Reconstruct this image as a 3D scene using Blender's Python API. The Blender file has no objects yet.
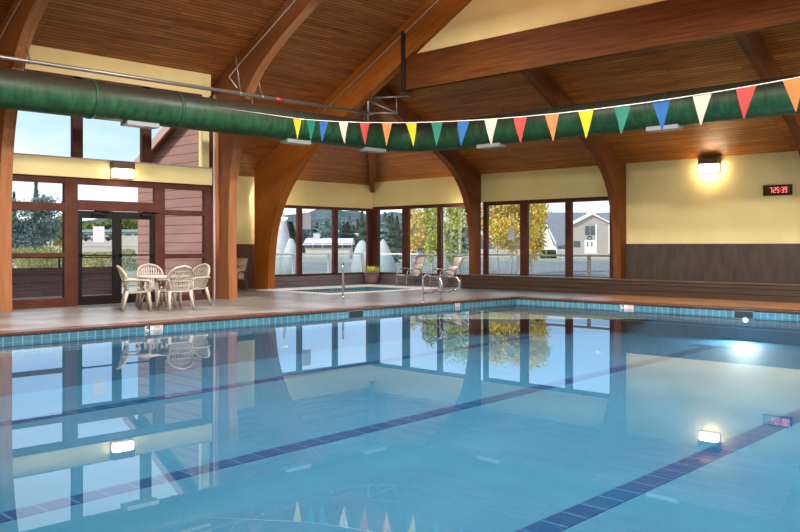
import bpy, bmesh, math, random
from mathutils import Vector, Matrix
random.seed(7)
S = bpy.context.scene
COL = S.collection

# ------------------------------------------------------------------ camera
# X runs along the left glazed wall, Y along the right wall, both away from the
# camera, which stands on the near corner of the deck.
TH = math.atan(836/860.0)
cam = bpy.data.cameras.new('camera'); cam_o = bpy.data.objects.new('camera', cam); COL.objects.link(cam_o)
cam.sensor_width = 36; cam.lens = 860/800*36; cam.shift_y = -20/800
cam.clip_start = .05; cam.clip_end = 3000
cam_o.location = (0, 0, 1.35); cam_o.rotation_euler = (math.pi/2, 0, -(math.pi/2-TH))
S.camera = cam_o
S.view_settings.view_transform = 'Standard'; S.view_settings.look = 'None'
S.view_settings.gamma = 1; S.view_settings.use_curve_mapping = False
S.view_settings.exposure = 0.2
S.cycles.use_denoising = True
S.cycles.max_bounces = 10; S.cycles.diffuse_bounces = 5; S.cycles.transparent_max_bounces = 16
S.cycles.caustics_reflective = False; S.cycles.caustics_refractive = False

# ------------------------------------------------------------------ sky
W = bpy.data.worlds.new('sky'); S.world = W; W.use_nodes = True
nt = W.node_tree; nt.nodes.clear()
tc = nt.nodes.new('ShaderNodeTexCoord'); sp = nt.nodes.new('ShaderNodeSeparateXYZ')
rp = nt.nodes.new('ShaderNodeValToRGB'); nz = nt.nodes.new('ShaderNodeTexNoise')
mp = nt.nodes.new('ShaderNodeMapping'); mix = nt.nodes.new('ShaderNodeMixRGB')
cr2 = nt.nodes.new('ShaderNodeValToRGB')
bg = nt.nodes.new('ShaderNodeBackground'); ow = nt.nodes.new('ShaderNodeOutputWorld')
L = nt.links.new
L(tc.outputs['Generated'], sp.inputs[0]); L(sp.outputs['Z'], rp.inputs[0])
e = rp.color_ramp.elements
e[0].position = 0.0; e[0].color = (.95, .97, 1, 1)
e[1].position = .9; e[1].color = (.30, .50, .85, 1)
for z_, c_ in ((.035, (.82, .93, 1, 1)), (.095, (.42, .62, .88, 1)), (.145, (.50, .68, .92, 1)), (.22, (.84, .89, 1, 1)), (.5, (.70, .80, .98, 1))):
    x = e.new(z_); x.color = c_
mp.inputs['Scale'].default_value = (2, 2, 5); L(tc.outputs['Generated'], mp.inputs[0]); L(mp.outputs[0], nz.inputs['Vector'])
nz.inputs['Scale'].default_value = 1.6; nz.inputs['Detail'].default_value = 5
L(nz.outputs[0], cr2.inputs[0]); cr2.color_ramp.elements[0].position = .47; cr2.color_ramp.elements[1].position = .75
mix.inputs['Color2'].default_value = (.95, .96, .98, 1); L(cr2.outputs[0], mix.inputs[0]); L(rp.outputs[0], mix.inputs['Color1'])
L(mix.outputs[0], bg.inputs[0]); bg.inputs['Strength'].default_value = 1.25; L(bg.outputs[0], ow.inputs[0])

sun = bpy.data.lights.new('sun', 'SUN'); sun_o = bpy.data.objects.new('sun', sun); COL.objects.link(sun_o)
sun.energy = 3.7; sun.angle = math.radians(6); sun.color = (1, .95, .87)
sun_o.rotation_euler = Vector((.8, -.10, -.62)).to_track_quat('-Z', 'Y').to_euler()

# unseen high-bay lamps added over the pool for brightness (housings are built below)
ADDED_LAMPS = [(u, v, 6.95 if (u, v) == (12.5, 13.0) else 6.0) for u in (2.5, 7.5, 12.5) for v in (2.0, 7.5, 13.0)]
def area(name, loc, power, size, down=True, col=(1, .97, .93)):
    l = bpy.data.lights.new(name, 'AREA'); l.shape = 'DISK'; l.size = size; l.energy = power; l.color = col
    o = bpy.data.objects.new(name, l); COL.objects.link(o); o.location = loc
    if not down: o.rotation_euler = (math.pi, 0, 0)
    return o
for (u, v, z) in ADDED_LAMPS:
    area('added_bay_light', (u, v, z-.04), 260 if u < 5 else 460 if u < 10 else 640, .8)
    area('added_bay_uplight', (u, v, z+.44), 360 if u < 5 else 400 if u < 10 else 300, .6, False)

# ------------------------------------------------------------------ materials
def M(name, col, rough=.6, metal=0, spec=.5, emit=None, es=0):
    m = bpy.data.materials.new(name); m.use_nodes = True
    b = m.node_tree.nodes['Principled BSDF']
    b.inputs['Base Color'].default_value = (*col, 1); b.inputs['Roughness'].default_value = rough
    b.inputs['Metallic'].default_value = metal; b.inputs['Specular IOR Level'].default_value = spec
    if emit: b.inputs['Emission Color'].default_value = (*emit, 1); b.inputs['Emission Strength'].default_value = es
    return m
def nodes(m): return m.node_tree.nodes, m.node_tree.links.new, m.node_tree.nodes['Principled BSDF']
def noisy(name, c1, c2, scale=(1, 1, 1), nscale=5, detail=4, rough=.6, spec=.5, coord='Object', bump=0, metal=0, lo=.35, hi=.65):
    m = M(name, c1, rough, metal, spec); N, L, b = nodes(m)
    t = N.new('ShaderNodeTexCoord'); mp = N.new('ShaderNodeMapping'); n = N.new('ShaderNodeTexNoise'); r = N.new('ShaderNodeValToRGB')
    mp.inputs['Scale'].default_value = scale; n.inputs['Scale'].default_value = nscale; n.inputs['Detail'].default_value = detail
    L(t.outputs[coord], mp.inputs[0]); L(mp.outputs[0], n.inputs['Vector']); L(n.outputs[0], r.inputs[0])
    r.color_ramp.elements[0].position = lo; r.color_ramp.elements[1].position = hi
    r.color_ramp.elements[0].color = (*c1, 1); r.color_ramp.elements[1].color = (*c2, 1)
    L(r.outputs[0], b.inputs['Base Color'])
    if bump:
        bp = N.new('ShaderNodeBump'); bp.inputs['Strength'].default_value = bump; bp.inputs['Distance'].default_value = .02
        L(n.outputs[0], bp.inputs['Height']); L(bp.outputs[0], b.inputs['Normal'])
    return m
def boards(name, cols, mortar, axis, row, width, rough=.45, msize=.006, vert=False, spec=.4, bump=.4, var=.45):
    """brick-texture boards; axis = 0 boards run along X, 1 along Y; vert uses Z as the second axis"""
    m = M(name, cols[0], rough, 0, spec); N, L, b = nodes(m)
    t = N.new('ShaderNodeTexCoord'); s = N.new('ShaderNodeSeparateXYZ'); c = N.new('ShaderNodeCombineXYZ')
    L(t.outputs['Object'], s.inputs[0])
    L(s.outputs[axis], c.inputs[0]); L(s.outputs[2 if vert else 1-axis], c.inputs[1])
    k = N.new('ShaderNodeTexBrick'); L(c.outputs[0], k.inputs['Vector'])
    k.inputs['Color1'].default_value = (*cols[0], 1); k.inputs['Color2'].default_value = (*cols[1], 1)
    k.inputs['Mortar'].default_value = (*mortar, 1); k.inputs['Scale'].default_value = 1
    k.inputs['Mortar Size'].default_value = msize; k.inputs['Brick Width'].default_value = width; k.inputs['Row Height'].default_value = row
    k.offset = .37; k.inputs['Bias'].default_value = 0
    mp = N.new('ShaderNodeMapping'); mp.inputs['Scale'].default_value = (1.2, 30, 1); L(c.outputs[0], mp.inputs[0])
    n = N.new('ShaderNodeTexNoise'); n.inputs['Scale'].default_value = 1; n.inputs['Detail'].default_value = 4; L(mp.outputs[0], n.inputs['Vector'])
    r = N.new('ShaderNodeValToRGB'); r.color_ramp.elements[0].color = (1-var, 1-var, 1-var, 1); r.color_ramp.elements[1].color = (1+var*.65, 1+var*.65, 1+var*.65, 1)
    r.color_ramp.elements[0].position = .3; r.color_ramp.elements[1].position = .7
    L(n.outputs[0], r.inputs[0])
    x = N.new('ShaderNodeMixRGB'); x.blend_type = 'MULTIPLY'; x.inputs[0].default_value = 1; L(k.outputs[0], x.inputs[1]); L(r.outputs[0], x.inputs[2])
    L(x.outputs[0], b.inputs['Base Color'])
    bp = N.new('ShaderNodeBump'); bp.invert = True; bp.inputs['Strength'].default_value = bump; bp.inputs['Distance'].default_value = .01
    L(k.outputs['Fac'], bp.inputs['Height']); L(bp.outputs[0], b.inputs['Normal'])
    return m
def tiles(name, c1, c2, mortar, size, msize=.006, rough=.2, axis=None, row=None):
    m = M(name, c1, rough, 0, .1 if row else .5); N, L, b = nodes(m)
    t = N.new('ShaderNodeTexCoord'); s = N.new('ShaderNodeSeparateXYZ'); c = N.new('ShaderNodeCombineXYZ')
    L(t.outputs['Object'], s.inputs[0])
    if axis is None: L(s.outputs[0], c.inputs[0]); L(s.outputs[1], c.inputs[1])
    else:
        ad = N.new('ShaderNodeMath'); L(s.outputs[0], ad.inputs[0]); L(s.outputs[1], ad.inputs[1]); L(ad.outputs[0], c.inputs[0]); L(s.outputs[2], c.inputs[1])
    k = N.new('ShaderNodeTexBrick'); L(c.outputs[0], k.inputs['Vector']); k.offset = 0
    k.inputs['Color1'].default_value = (*c1, 1); k.inputs['Color2'].default_value = (*c2, 1); k.inputs['Mortar'].default_value = (*mortar, 1)
    k.inputs['Scale'].default_value = 1; k.inputs['Mortar Size'].default_value = msize
    k.inputs['Brick Width'].default_value = size; k.inputs['Row Height'].default_value = row or size
    L(k.outputs[0], b.inputs['Base Color'])
    return m
def beam(name, c1, c2, rough=.6):
    """laminated timber, grain along the U of the UV map"""
    m = M(name, c1, rough, 0, .18); N, L, b = nodes(m)
    t = N.new('ShaderNodeTexCoord'); mp = N.new('ShaderNodeMapping'); mp.inputs['Scale'].default_value = (.7, 16, 1)
    L(t.outputs['UV'], mp.inputs[0])
    n = N.new('ShaderNodeTexNoise'); n.inputs['Scale'].default_value = 1.3; n.inputs['Detail'].default_value = 6; L(mp.outputs[0], n.inputs['Vector'])
    r = N.new('ShaderNodeValToRGB'); r.color_ramp.elements[0].position = .3; r.color_ramp.elements[1].position = .72
    r.color_ramp.elements[0].color = (*c1, 1); r.color_ramp.elements[1].color = (*c2, 1); L(n.outputs[0], r.inputs[0])
    L(r.outputs[0], b.inputs['Base Color'])
    return m
def glassy(name, tint, ior, rough=0, gcol=(1, 1, 1)):
    m = bpy.data.materials.new(name); m.use_nodes = True; N = m.node_tree.nodes; L = m.node_tree.links.new; N.clear()
    t = N.new('ShaderNodeBsdfTransparent'); g = N.new('ShaderNodeBsdfGlossy'); f = N.new('ShaderNodeFresnel'); x = N.new('ShaderNodeMixShader'); o = N.new('ShaderNodeOutputMaterial')
    t.inputs[0].default_value = (*tint, 1); g.inputs['Roughness'].default_value = rough; g.inputs[0].default_value = (*gcol, 1); f.inputs[0].default_value = ior
    ge = N.new('ShaderNodeNewGeometry'); iv = N.new('ShaderNodeMath'); iv.operation = 'SUBTRACT'; iv.inputs[0].default_value = 1; mu = N.new('ShaderNodeMath'); mu.operation = 'MULTIPLY'
    L(ge.outputs['Backfacing'], iv.inputs[1]); L(f.outputs[0], mu.inputs[0]); L(iv.outputs[0], mu.inputs[1])   # only the entering face reflects
    L(mu.outputs[0], x.inputs[0]); L(t.outputs[0], x.inputs[1]); L(g.outputs[0], x.inputs[2]); L(x.outputs[0], o.inputs[0])
    return m
def leafmat(name, c1, c2):
    m = M(name, c1, .7, 0, .2); N, L, b = nodes(m)
    g = N.new('ShaderNodeNewGeometry'); r = N.new('ShaderNodeValToRGB')
    r.color_ramp.elements[0].color = (*c1, 1); r.color_ramp.elements[1].color = (*c2, 1)
    L(g.outputs['Random Per Island'], r.inputs[0]); L(r.outputs[0], b.inputs['Base Color'])
    return m

YEL = noisy('yellow_paint', (.69, .585, .275), (.74, .635, .315), nscale=1.2, rough=.7, spec=.2)
CEIL_X = boards('ceiling_boards', ((.25, .074, .014), (.39, .13, .026)), (.03, .012, .006), 0, .085, 2.6)
CEIL_Y = boards('ceiling_boards_hip', ((.32, .10, .015), (.48, .17, .026)), (.03, .012, .006), 1, .085, 2.6)
GLU = beam('glulam', (.25, .072, .010), (.40, .128, .018))
GLUL = beam('daylit_glulam', (.23, .084, .030), (.34, .145, .062))  # same glulam, paler: daylight glare on the left arches put into the colour
GLUD = beam('dark_glulam', (.12, .037, .011), (.205, .068, .020))
GIRD = beam('girder_timber', (.065, .020, .005), (.135, .045, .011))
GIRD.node_tree.nodes['Principled BSDF'].inputs['Specular IOR Level'].default_value = .07
FRAME = noisy('maroon_window_frame', (.060, .018, .011), (.085, .027, .017), nscale=3, rough=.5, spec=.15)
WAIN = noisy('grey_brown_wainscot', (.046, .033, .026), (.066, .05, .041), (1, 1, .3), 6, rough=.6, spec=.3)
WAINM = noisy('maroon_wainscot', (.09, .035, .025), (.12, .05, .035), (1, 1, .3), 4, rough=.6, spec=.3)
BENCHM = boards('bench_boards', ((.05, .03, .021), (.068, .042, .03)), (.015, .01, .008), 1, .145, 30, msize=.012, vert=True)
KNEE = boards('knee_wall_boards', ((.19, .16, .165), (.24, .205, .21)), (.05, .04, .04), 1, .17, 30, vert=True)
KNEEX = boards('knee_wall_boards_left', ((.19, .16, .165), (.24, .205, .21)), (.05, .04, .04), 0, .17, 30, vert=True)
DECK = noisy('concrete_deck', (.115, .108, .098), (.215, .208, .198), nscale=.9, detail=8, rough=.34, spec=.5, bump=.02)
COPING = tiles('terracotta_coping', (.075, .026, .015), (.10, .036, .021), (.05, .025, .018), .3, .006, .3)
WHITEC = M('white_coping', (.75, .74, .72), .4)
PLASTER = noisy('blue_pool_plaster', (.026, .108, .172), (.032, .124, .195), nscale=.9, detail=5, rough=.7, spec=.1)
BAND = tiles('waterline_tiles', (.040, .155, .225), (.075, .22, .295), (.22, .33, .38), .15, .010, .15, axis=1)
LANE = tiles('navy_lane_tiles', (.004, .034, .095), (.006, .042, .115), (.035, .11, .20), .30, .012, .8, row=3)
WATER = glassy('pool_water', (.78, .93, .99), 1.43, 0, (.86, .92, 1))
GLASS = glassy('window_glass', (.97, .985, .985), 1.3)
BLACK = M('black_metal', (.008, .006, .006), .45, 0, .2)
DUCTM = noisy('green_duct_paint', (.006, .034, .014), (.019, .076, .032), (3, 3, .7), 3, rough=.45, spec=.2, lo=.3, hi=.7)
def duct_top_tone(m):  # blends a streaky brown-grey in towards the top of the duct
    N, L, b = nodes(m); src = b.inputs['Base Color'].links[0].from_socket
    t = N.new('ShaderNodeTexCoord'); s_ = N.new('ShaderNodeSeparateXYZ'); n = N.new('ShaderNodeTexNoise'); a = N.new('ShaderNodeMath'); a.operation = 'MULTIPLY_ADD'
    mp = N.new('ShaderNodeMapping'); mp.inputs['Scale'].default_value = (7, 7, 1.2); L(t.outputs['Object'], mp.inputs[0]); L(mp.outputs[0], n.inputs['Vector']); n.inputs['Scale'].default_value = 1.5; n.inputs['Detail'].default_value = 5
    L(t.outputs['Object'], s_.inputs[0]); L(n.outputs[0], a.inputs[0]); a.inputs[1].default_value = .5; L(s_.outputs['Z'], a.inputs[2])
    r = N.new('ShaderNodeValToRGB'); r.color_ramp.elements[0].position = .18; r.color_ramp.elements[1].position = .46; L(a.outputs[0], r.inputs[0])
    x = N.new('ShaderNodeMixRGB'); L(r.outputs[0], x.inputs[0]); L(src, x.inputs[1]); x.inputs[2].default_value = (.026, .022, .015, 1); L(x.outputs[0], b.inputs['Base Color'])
duct_top_tone(DUCTM)
DUCTB = M('duct_band', (.012, .052, .027), .45, 0, .3)
GALV = M('galvanised_steel', (.30, .28, .26), .4, .7)
DGREY = M('light_grey_grille', (.21, .22, .22), .5)
STEEL = M('dark_steel', (.04, .03, .03), .5, .5)
CHROME = M('brushed_stainless', (.72, .72, .72), .18, 1)
RESIN = noisy('beige_resin', (.33, .285, .235), (.37, .325, .275), nscale=8, rough=.45)
RESINW = M('white_resin', (.50, .46, .41), .4)
SLING = M('beige_sling', (.66, .60, .53), .7)
POTM = M('mauve_pot', (.30, .17, .20), .35)
LEAFY = leafmat('chartreuse_leaves', (.48, .62, .05), (.80, .85, .20))
SIDING = boards('pink_brown_siding', ((.30, .158, .132), (.335, .182, .155)), (.12, .065, .055), 1, .24, 40, rough=.7, msize=.012, vert=True, var=.12)
FASCIA = M('pale_fascia', (.42, .27, .24), .6)
SHING = noisy('grey_shingles', (.14, .15, .18), (.20, .21, .25), nscale=3)
WHITE = M('white_paint', (.80, .80, .80), .5)
PAPER = M('paper_notice', (.50, .54, .62), .7)
STRINGM = M('white_cord', (.75, .72, .66), .7)
BRONZE = M('bronze_lamp_housing', (.12, .07, .04), .4, .4)

# ------------------------------------------------------------------ helpers
def add_box(bm, x0, x1, y0, y1, z0, z1, bev=0):
    vs = [bm.verts.new((x, y, z)) for x in (x0, x1) for y in (y0, y1) for z in (z0, z1)]
    fs = [bm.faces.new([vs[i] for i in f]) for f in ((0, 1, 3, 2), (4, 6, 7, 5), (0, 4, 5, 1), (2, 3, 7, 6), (0, 2, 6, 4), (1, 5, 7, 3))]
    if bev:
        es = list({ed for f in fs for ed in f.edges})
        bmesh.ops.bevel(bm, geom=es, offset=bev, segments=2, affect='EDGES', profile=.5)
def add_poly(bm, pts, d):
    """prism: polygon pts (3-D) extruded by vector d"""
    d = Vector(d); a = [bm.verts.new(p) for p in pts]; b = [bm.verts.new(Vector(p)+d) for p in pts]; n = len(pts)
    bm.faces.new(a); bm.faces.new(b[::-1])
    for i in range(n): bm.faces.new([a[i], b[i], b[(i+1) % n], a[(i+1) % n]])
def add_tube(bm, pts, r, seg=8, closed=False, caps=True, radii=None):
    pts = [Vector(p) for p in pts]; n = len(pts); rings = []
    up = None
    for i, p in enumerate(pts):
        if closed: t = pts[(i+1) % n]-pts[i-1]
        else: t = pts[min(i+1, n-1)]-pts[max(i-1, 0)]
        t.normalize()
        if up is None:
            up = Vector((0, 0, 1)) if abs(t.z) < .9 else Vector((1, 0, 0))
        s = t.cross(up)
        if s.length < 1e-4: s = t.cross(Vector((.3, .9, .1)))
        s.normalize(); up = s.cross(t).normalized()
        rr = radii[i] if radii else r
        rings.append([bm.verts.new(p+(s*math.cos(2*math.pi*k/seg)+up*math.sin(2*math.pi*k/seg))*rr) for k in range(seg)])
    for i in range(n if closed else n-1):
        a, b = rings[i], rings[(i+1) % n]
        for k in range(seg):
            f = bm.faces.new([a[k], a[(k+1) % seg], b[(k+1) % seg], b[k]]); f.smooth = True
    if caps and not closed: bm.faces.new(rings[0][::-1]); bm.faces.new(rings[-1])
def add_lathe(bm, prof, seg=24, c=(0, 0, 0), capb=True, capt=True):
    rings = [[bm.verts.new((c[0]+r*math.cos(2*math.pi*k/seg), c[1]+r*math.sin(2*math.pi*k/seg), c[2]+z)) for k in range(seg)] for r, z in prof]
    for a, b in zip(rings, rings[1:]):
        for k in range(seg):
            f = bm.faces.new([a[k], a[(k+1) % seg], b[(k+1) % seg], b[k]]); f.smooth = True
    if capb: bm.faces.new(rings[0][::-1])
    if capt: bm.faces.new(rings[-1])
def obj(name, bm, mat, parent=None, label=None):
    bmesh.ops.recalc_face_normals(bm, faces=bm.faces)
    me = bpy.data.meshes.new(name); bm.to_mesh(me); bm.free(); me.materials.append(mat)
    o = bpy.data.objects.new(name, me); COL.objects.link(o)
    if parent is not None: o.parent = parent
    if label: o['label'] = label
    return o
def boxes(name, bl, mat, parent=None, bev=0, label=None):
    bm = bmesh.new()
    for b in bl: add_box(bm, *b, bev=bev)
    return obj(name, bm, mat, parent, label)
def tag(o, label, cat, group=None, kind=None):
    o['label'] = label; o['category'] = cat
    if group: o['group'] = group
    if kind: o['kind'] = kind
    return o
def thing(name, label, cat, loc=(0, 0, 0), rz=0, group=None):
    o = bpy.data.objects.new(name, None); COL.objects.link(o); o.location = loc; o.rotation_euler = (0, 0, rz)
    o.empty_display_size = .2
    return tag(o, label, cat, group)
def struct(o, label=None, cat=None):
    o['kind'] = 'structure'
    if label: o['label'] = label
    if cat: o['category'] = cat
    return o
def dup(root, loc, rz, label, scale=None, group=None):
    r = root.copy(); COL.objects.link(r); r.location = loc; r.rotation_euler = (0, 0, rz); r['label'] = label
    if scale: r.scale = scale
    if group: r['group'] = group
    for ch in list(root.children):
        c = ch.copy(); COL.objects.link(c); c.parent = r
        for g in list(ch.children):
            d = g.copy(); COL.objects.link(d); d.parent = c
    return r
SU, CU = math.sin(TH), math.cos(TH)
def at(px, D):
    """plan position of something seen at column px of the photo, D metres in front of the camera"""
    R = (px-400)/860*D
    return (R*SU+D*CU, -R*CU+D*SU)
def zat(py, D): return 1.35-(py-246)/860*D

# ------------------------------------------------------------------ hall dimensions
UR, VL, VF = 21.9, 18.65, 22.7      # right wall, glazed left wall, recessed wall line
UN, VN = -1.6, -5.7                 # walls behind the camera
PU0, PU1, PV0, PV1 = .8, 18.42, .9, 13.65
WZ = -.13
K = .524
def roofL(v): return 3.68+K*(22.5-v)
def roofR(u): return 3.68+K*(21.9-u)
RIDGE = 8.5
SU0, SU1, SV0, SV1 = 15.95, 20.25, 18.25, 21.2   # spa opening

# floor: deck around the pool and the spa
fl = [(UN, UR, VN, PV0-.05, -.15, 0), (UN, PU0-.05, PV0-.05, PV1+.05, -.15, 0), (PU1+.05, UR, PV0-.05, PV1+.05, -.15, 0), (UN, UR, PV1+.05, SV0-.05, -.15, 0),
      (UN, SU0-.05, SV0-.05, SV1+.05, -.15, 0), (SU1+.05, UR, SV0-.05, SV1+.05, -.15, 0), (UN, UR, SV1+.05, VF, -.15, 0)]
struct(boxes('floor', fl, DECK), 'pale concrete pool deck', 'floor')
cw, ov = .3, .03
bm = bmesh.new()
for b in ((PU0-cw, PU0+ov, PV0-cw, PV1+cw), (PU1-ov, PU1+cw, PV0-cw, PV1+cw), (PU0+ov, PU1-ov, PV0-cw, PV0+ov), (PU0+ov, PU1-ov, PV1-ov, PV1+cw)):
    add_box(bm, *b, -.038, .012, bev=.008)
struct(obj('trim_1', bm, COPING), 'terracotta coping around the pool edge', 'coping')
t = .02
struct(boxes('trim_2', [(PU0-t, PU0, PV0, PV1, -.36, -.05), (PU1, PU1+t, PV0, PV1, -.36, -.05), (PU0, PU1, PV0-t, PV0, -.36, -.05), (PU0, PU1, PV1, PV1+t, -.36, -.05)], BAND), 'blue waterline tile band', 'tile band')
def pf(u): return -1.085+.0215*u
bm = bmesh.new()
def quad(bm, *p): return bm.faces.new([bm.verts.new(q) for q in p])
quad(bm, (PU0, PV0, pf(PU0)), (PU1, PV0, pf(PU1)), (PU1, PV1, pf(PU1)), (PU0, PV1, pf(PU0)))
for (a, b) in (((PU0, PV0), (PU1, PV0)), ((PU1, PV0), (PU1, PV1)), ((PU1, PV1), (PU0, PV1)), ((PU0, PV1), (PU0, PV0))):
    quad(bm, (*a, pf(a[0])), (*b, pf(b[0])), (*b, -.36), (*a, -.36))
basin = struct(obj('pool_basin', bm, PLASTER), 'pale blue plastered pool basin', 'pool')
for v in (11.62, 7.72, 4.05):
    bm = bmesh.new()
    def lq(u0, u1, v0, v1):
        add_poly(bm, [(u0, v0, pf(u0)+.001), (u1, v0, pf(u1)+.001), (u1, v1, pf(u1)+.001), (u0, v1, pf(u0)+.001)], (0, 0, .004))
    lq(PU0+.6, 17.0, v-.135, v+.135); lq(17.0, 17.27, v-.45, v+.45)
    obj('lane_line', bm, LANE, basin, 'navy tiled lane line with a T end')
bm = bmesh.new(); quad(bm, (PU0, PV0, WZ), (PU1, PV0, WZ), (PU1, PV1, WZ), (PU0, PV1, WZ))
tag(obj('pool_water', bm, WATER), 'still clear blue water filling the swimming pool', 'water', kind='stuff')

# ------------------------------------------------------------------ walls
HB = 2.72   # window heads
def wallbox(name, bl, mat, label): return struct(boxes(name, bl, mat), label, 'wall')
# left glazed porch wall: yellow band, upper yellow wall, end strip
wallbox('wall_left', [(7.3, 12.3, VL-.06, VL+.16, 2.89, 3.30), (7.24, 12.3, VL, VL+.16, 5.16, roofL(VL)+.02), (12.05, 12.25, VL, VL+.16, 3.31, 5.16)], YEL, 'yellow wall band of the glazed porch wall')
struct(boxes('trim_3', [(7.3, 12.3, VL-.08, VL+.18, 3.30, 3.33)], M('grey_ledge', (.35, .32, .28), .5)), 'grey ledge on the yellow band', 'trim')
wallbox('wall_nook', [(12.95, 17.3, VF, VF+.16, 1.41, roofL(VF)+.05), (UN, 7.05, VF, VF+.16, 1.41, roofL(VF)+.05)], YEL, 'yellow wall of the recess')
wallbox('wall_nook_wainscot', [(12.95, 17.3, VF-.03, VF+.15, 0, 1.41), (UN, 7.05, VF-.03, VF+.15, 0, 1.41)], WAINM, 'maroon wainscot of the recess')
# side walls of the porch, outside clad in pink-brown siding
def sidewall(name, u0, u1, mat, zlo):
    bm = bmesh.new(); v0 = 19.03; add_poly(bm, [(u0, v0, zlo), (u0, VF+.2, zlo), (u0, VF+.2, roofL(VF+.2)), (u0, v0, roofL(v0))], (u1-u0, 0, 0))
    return struct(obj(name, bm, mat), 'siding clad side wall of the porch', 'wall')
sidewall('wall_porch_right', 12.62, 12.72, SIDING, -.3); sidewall('wall_porch_left', 6.98, 7.08, SIDING, -.3)
sidewall('wall_recess_side', 12.72, 12.95, YEL, -.02)
bm = bmesh.new(); add_poly(bm, [(12.6, 18.9, -.1), (12.6, 19.1, -.1), (12.6, 19.1, roofL(19.1)-.3), (12.6, 18.9, roofL(18.9)-.3)], (-.03, 0, 0))
struct(obj('trim_4', bm, M('pale_corner_board', (.55, .42, .38), .6)), 'pale corner board of the siding', 'trim')
bm = bmesh.new(); add_poly(bm, [(12.3, VL+.2, roofL(VL+.2)+.12), (12.3, VF+.5, roofL(VF+.5)+.12), (12.3, VF+.5, roofL(VF+.5)-.14), (12.3, VL+.2, roofL(VL+.2)-.14)], (.06, 0, 0))
add_poly(bm, [(12.36, VL+.2, roofL(VL+.2)+.12), (12.36, VF+.5, roofL(VF+.5)+.12), (12.36, VF+.5, roofL(VF+.5)+.04), (12.36, VL+.2, roofL(VL+.2)+.04)], (.28, 0, 0))
struct(obj('trim_5', bm, FASCIA), 'pale rake board under the roof edge', 'trim')
# far corner: low walls under the windows, yellow above
wallbox('wall_corner_left_low', [(17.3, UR, VF-.05, VF+.16, 0, .34)], KNEEX, 'grey boarded low wall under the left corner windows')
wallbox('wall_corner_left', [(17.3, UR+.16, VF, VF+.16, HB, roofL(VF)+.02)], YEL, 'yellow wall above the left corner windows')
wallbox('wall_corner_right_low', [(UR-.05, UR+.16, 17.9, VF-.05, 0, .34)], KNEE, 'grey boarded low wall under the right corner windows')
wallbox('wall_right_low', [(UR, UR+.16, 12.6, 17.9, 0, .40)], KNEE, 'low wall behind the bench under the windows')
wallbox('wall_right_head', [(UR, UR+.16, 12.6, VF+.16, 2.78, roofR(UR)+.02)], YEL, 'yellow wall above the right windows')
wallbox('wall_right', [(UR, UR+.16, VN, 12.6, 1.41, roofR(UR)+.02)], YEL, 'yellow right wall')
wallbox('wall_right_wainscot', [(UR-.03, UR+.15, VN, 12.6, 0, 1.41)], WAIN, 'grey brown wainscot of the right wall')
# walls behind the camera
bm = bmesh.new()
def gable(u):
    add_poly(bm, [(u, VN, 0), (u, VF, 0), (u, VF, roofL(VF)), (u, RIDGE, roofL(RIDGE)), (u, VN, roofL(VF))], (-.16, 0, 0))
gable(UN)
struct(obj('wall_near', bm, YEL), 'yellow gable wall behind the camera', 'wall')
wallbox('wall_side', [(UN, UR+.16, VN-.16, VN, 0, roofL(VF)+.02)], YEL, 'yellow wall on the near right side')

struct(boxes('trim_6', [(12.28, 12.6, 18.98, 19.03, -.1, 5.5)], FRAME), 'dark strip closing the gap beside the arch leg', 'trim')
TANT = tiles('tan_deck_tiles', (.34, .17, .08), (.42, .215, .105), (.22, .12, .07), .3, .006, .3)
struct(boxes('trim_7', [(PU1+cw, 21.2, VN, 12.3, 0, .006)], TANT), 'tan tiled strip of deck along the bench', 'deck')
# windows ---------------------------------------------------------------
def window(name, ax, c, bars, panes, label, mat=FRAME, dep=.12, kind=True):
    """ax 'x': the window runs along X at Y=c; 'y': along Y at X=c"""
    def bx(a0, a1, z0, z1, d0, d1):
        return (a0, a1, c+d0, c+d1, z0, z1) if ax == 'x' else (c+d0, c+d1, a0, a1, z0, z1)
    w = bpy.data.objects.new(name, None); COL.objects.link(w); struct(w, label, 'window')
    bm = bmesh.new()
    for b in bars: add_box(bm, *bx(*b, .0, dep), bev=.006)
    obj('window_frame', bm, mat, w)
    for p in panes: boxes('pane', [bx(*p, dep*.55, dep*.55+.008)], GLASS, w)
    return w
h = [(.0, .2), (1.1, 1.2), (2.13, 2.30), (2.74, 2.89)]
bars = [(7.2, 7.36, 0, 2.89), (8.50, 8.81, 0, 2.89)] + [(7.36, 8.50, a, b) for a, b in h]
window('window_1', 'x', VL, bars, [(7.36, 8.50, h[i][1], h[i+1][0]) for i in range(3)], 'maroon framed window bay left of the double door')
h = [(.0, .14), (1.04, 1.16), (2.10, 2.23), (2.74, 2.89)]
bars = [(10.73, 11.0, 0, 2.89), (12.13, 12.30, 0, 2.89)] + [(11.0, 12.13, a, b) for a, b in h]
window('window_2', 'x', VL, bars, [(11.0, 12.13, h[i][1], h[i+1][0]) for i in range(3)], 'maroon framed window bay right of the double door')
window('window_3', 'x', VL, [(8.81, 10.73, 2.16, 2.39), (8.81, 10.73, 2.74, 2.89)], [(8.81, 10.73, 2.39, 2.74)], 'transom window over the double door')
window('window_4', 'x', VL, [(7.2, 7.36, 3.33, 5.16), (8.69, 8.93, 3.33, 5.16), (10.39, 10.64, 3.33, 5.16), (7.36, 12.05, 5.06, 5.16)],
       [(7.36, 8.69, 3.33, 5.06), (8.93, 10.39, 3.33, 5.06), (10.64, 12.05, 3.33, 5.06)], 'tall upper window above the yellow band')
window('window_5', 'x', VF, [(17.25, 17.35, .34, HB), (18.42, 18.60, .40, 2.62), (20.02, 20.22, .40, 2.62), (21.68, UR+.12, .34, HB), (17.35, 21.68, 2.62, HB), (17.35, 21.68, .34, .40)],
       [(17.35, 18.42, .40, 2.62), (18.60, 20.02, .40, 2.62), (20.22, 21.68, .40, 2.62)], 'three pane corner window on the left side')
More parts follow.
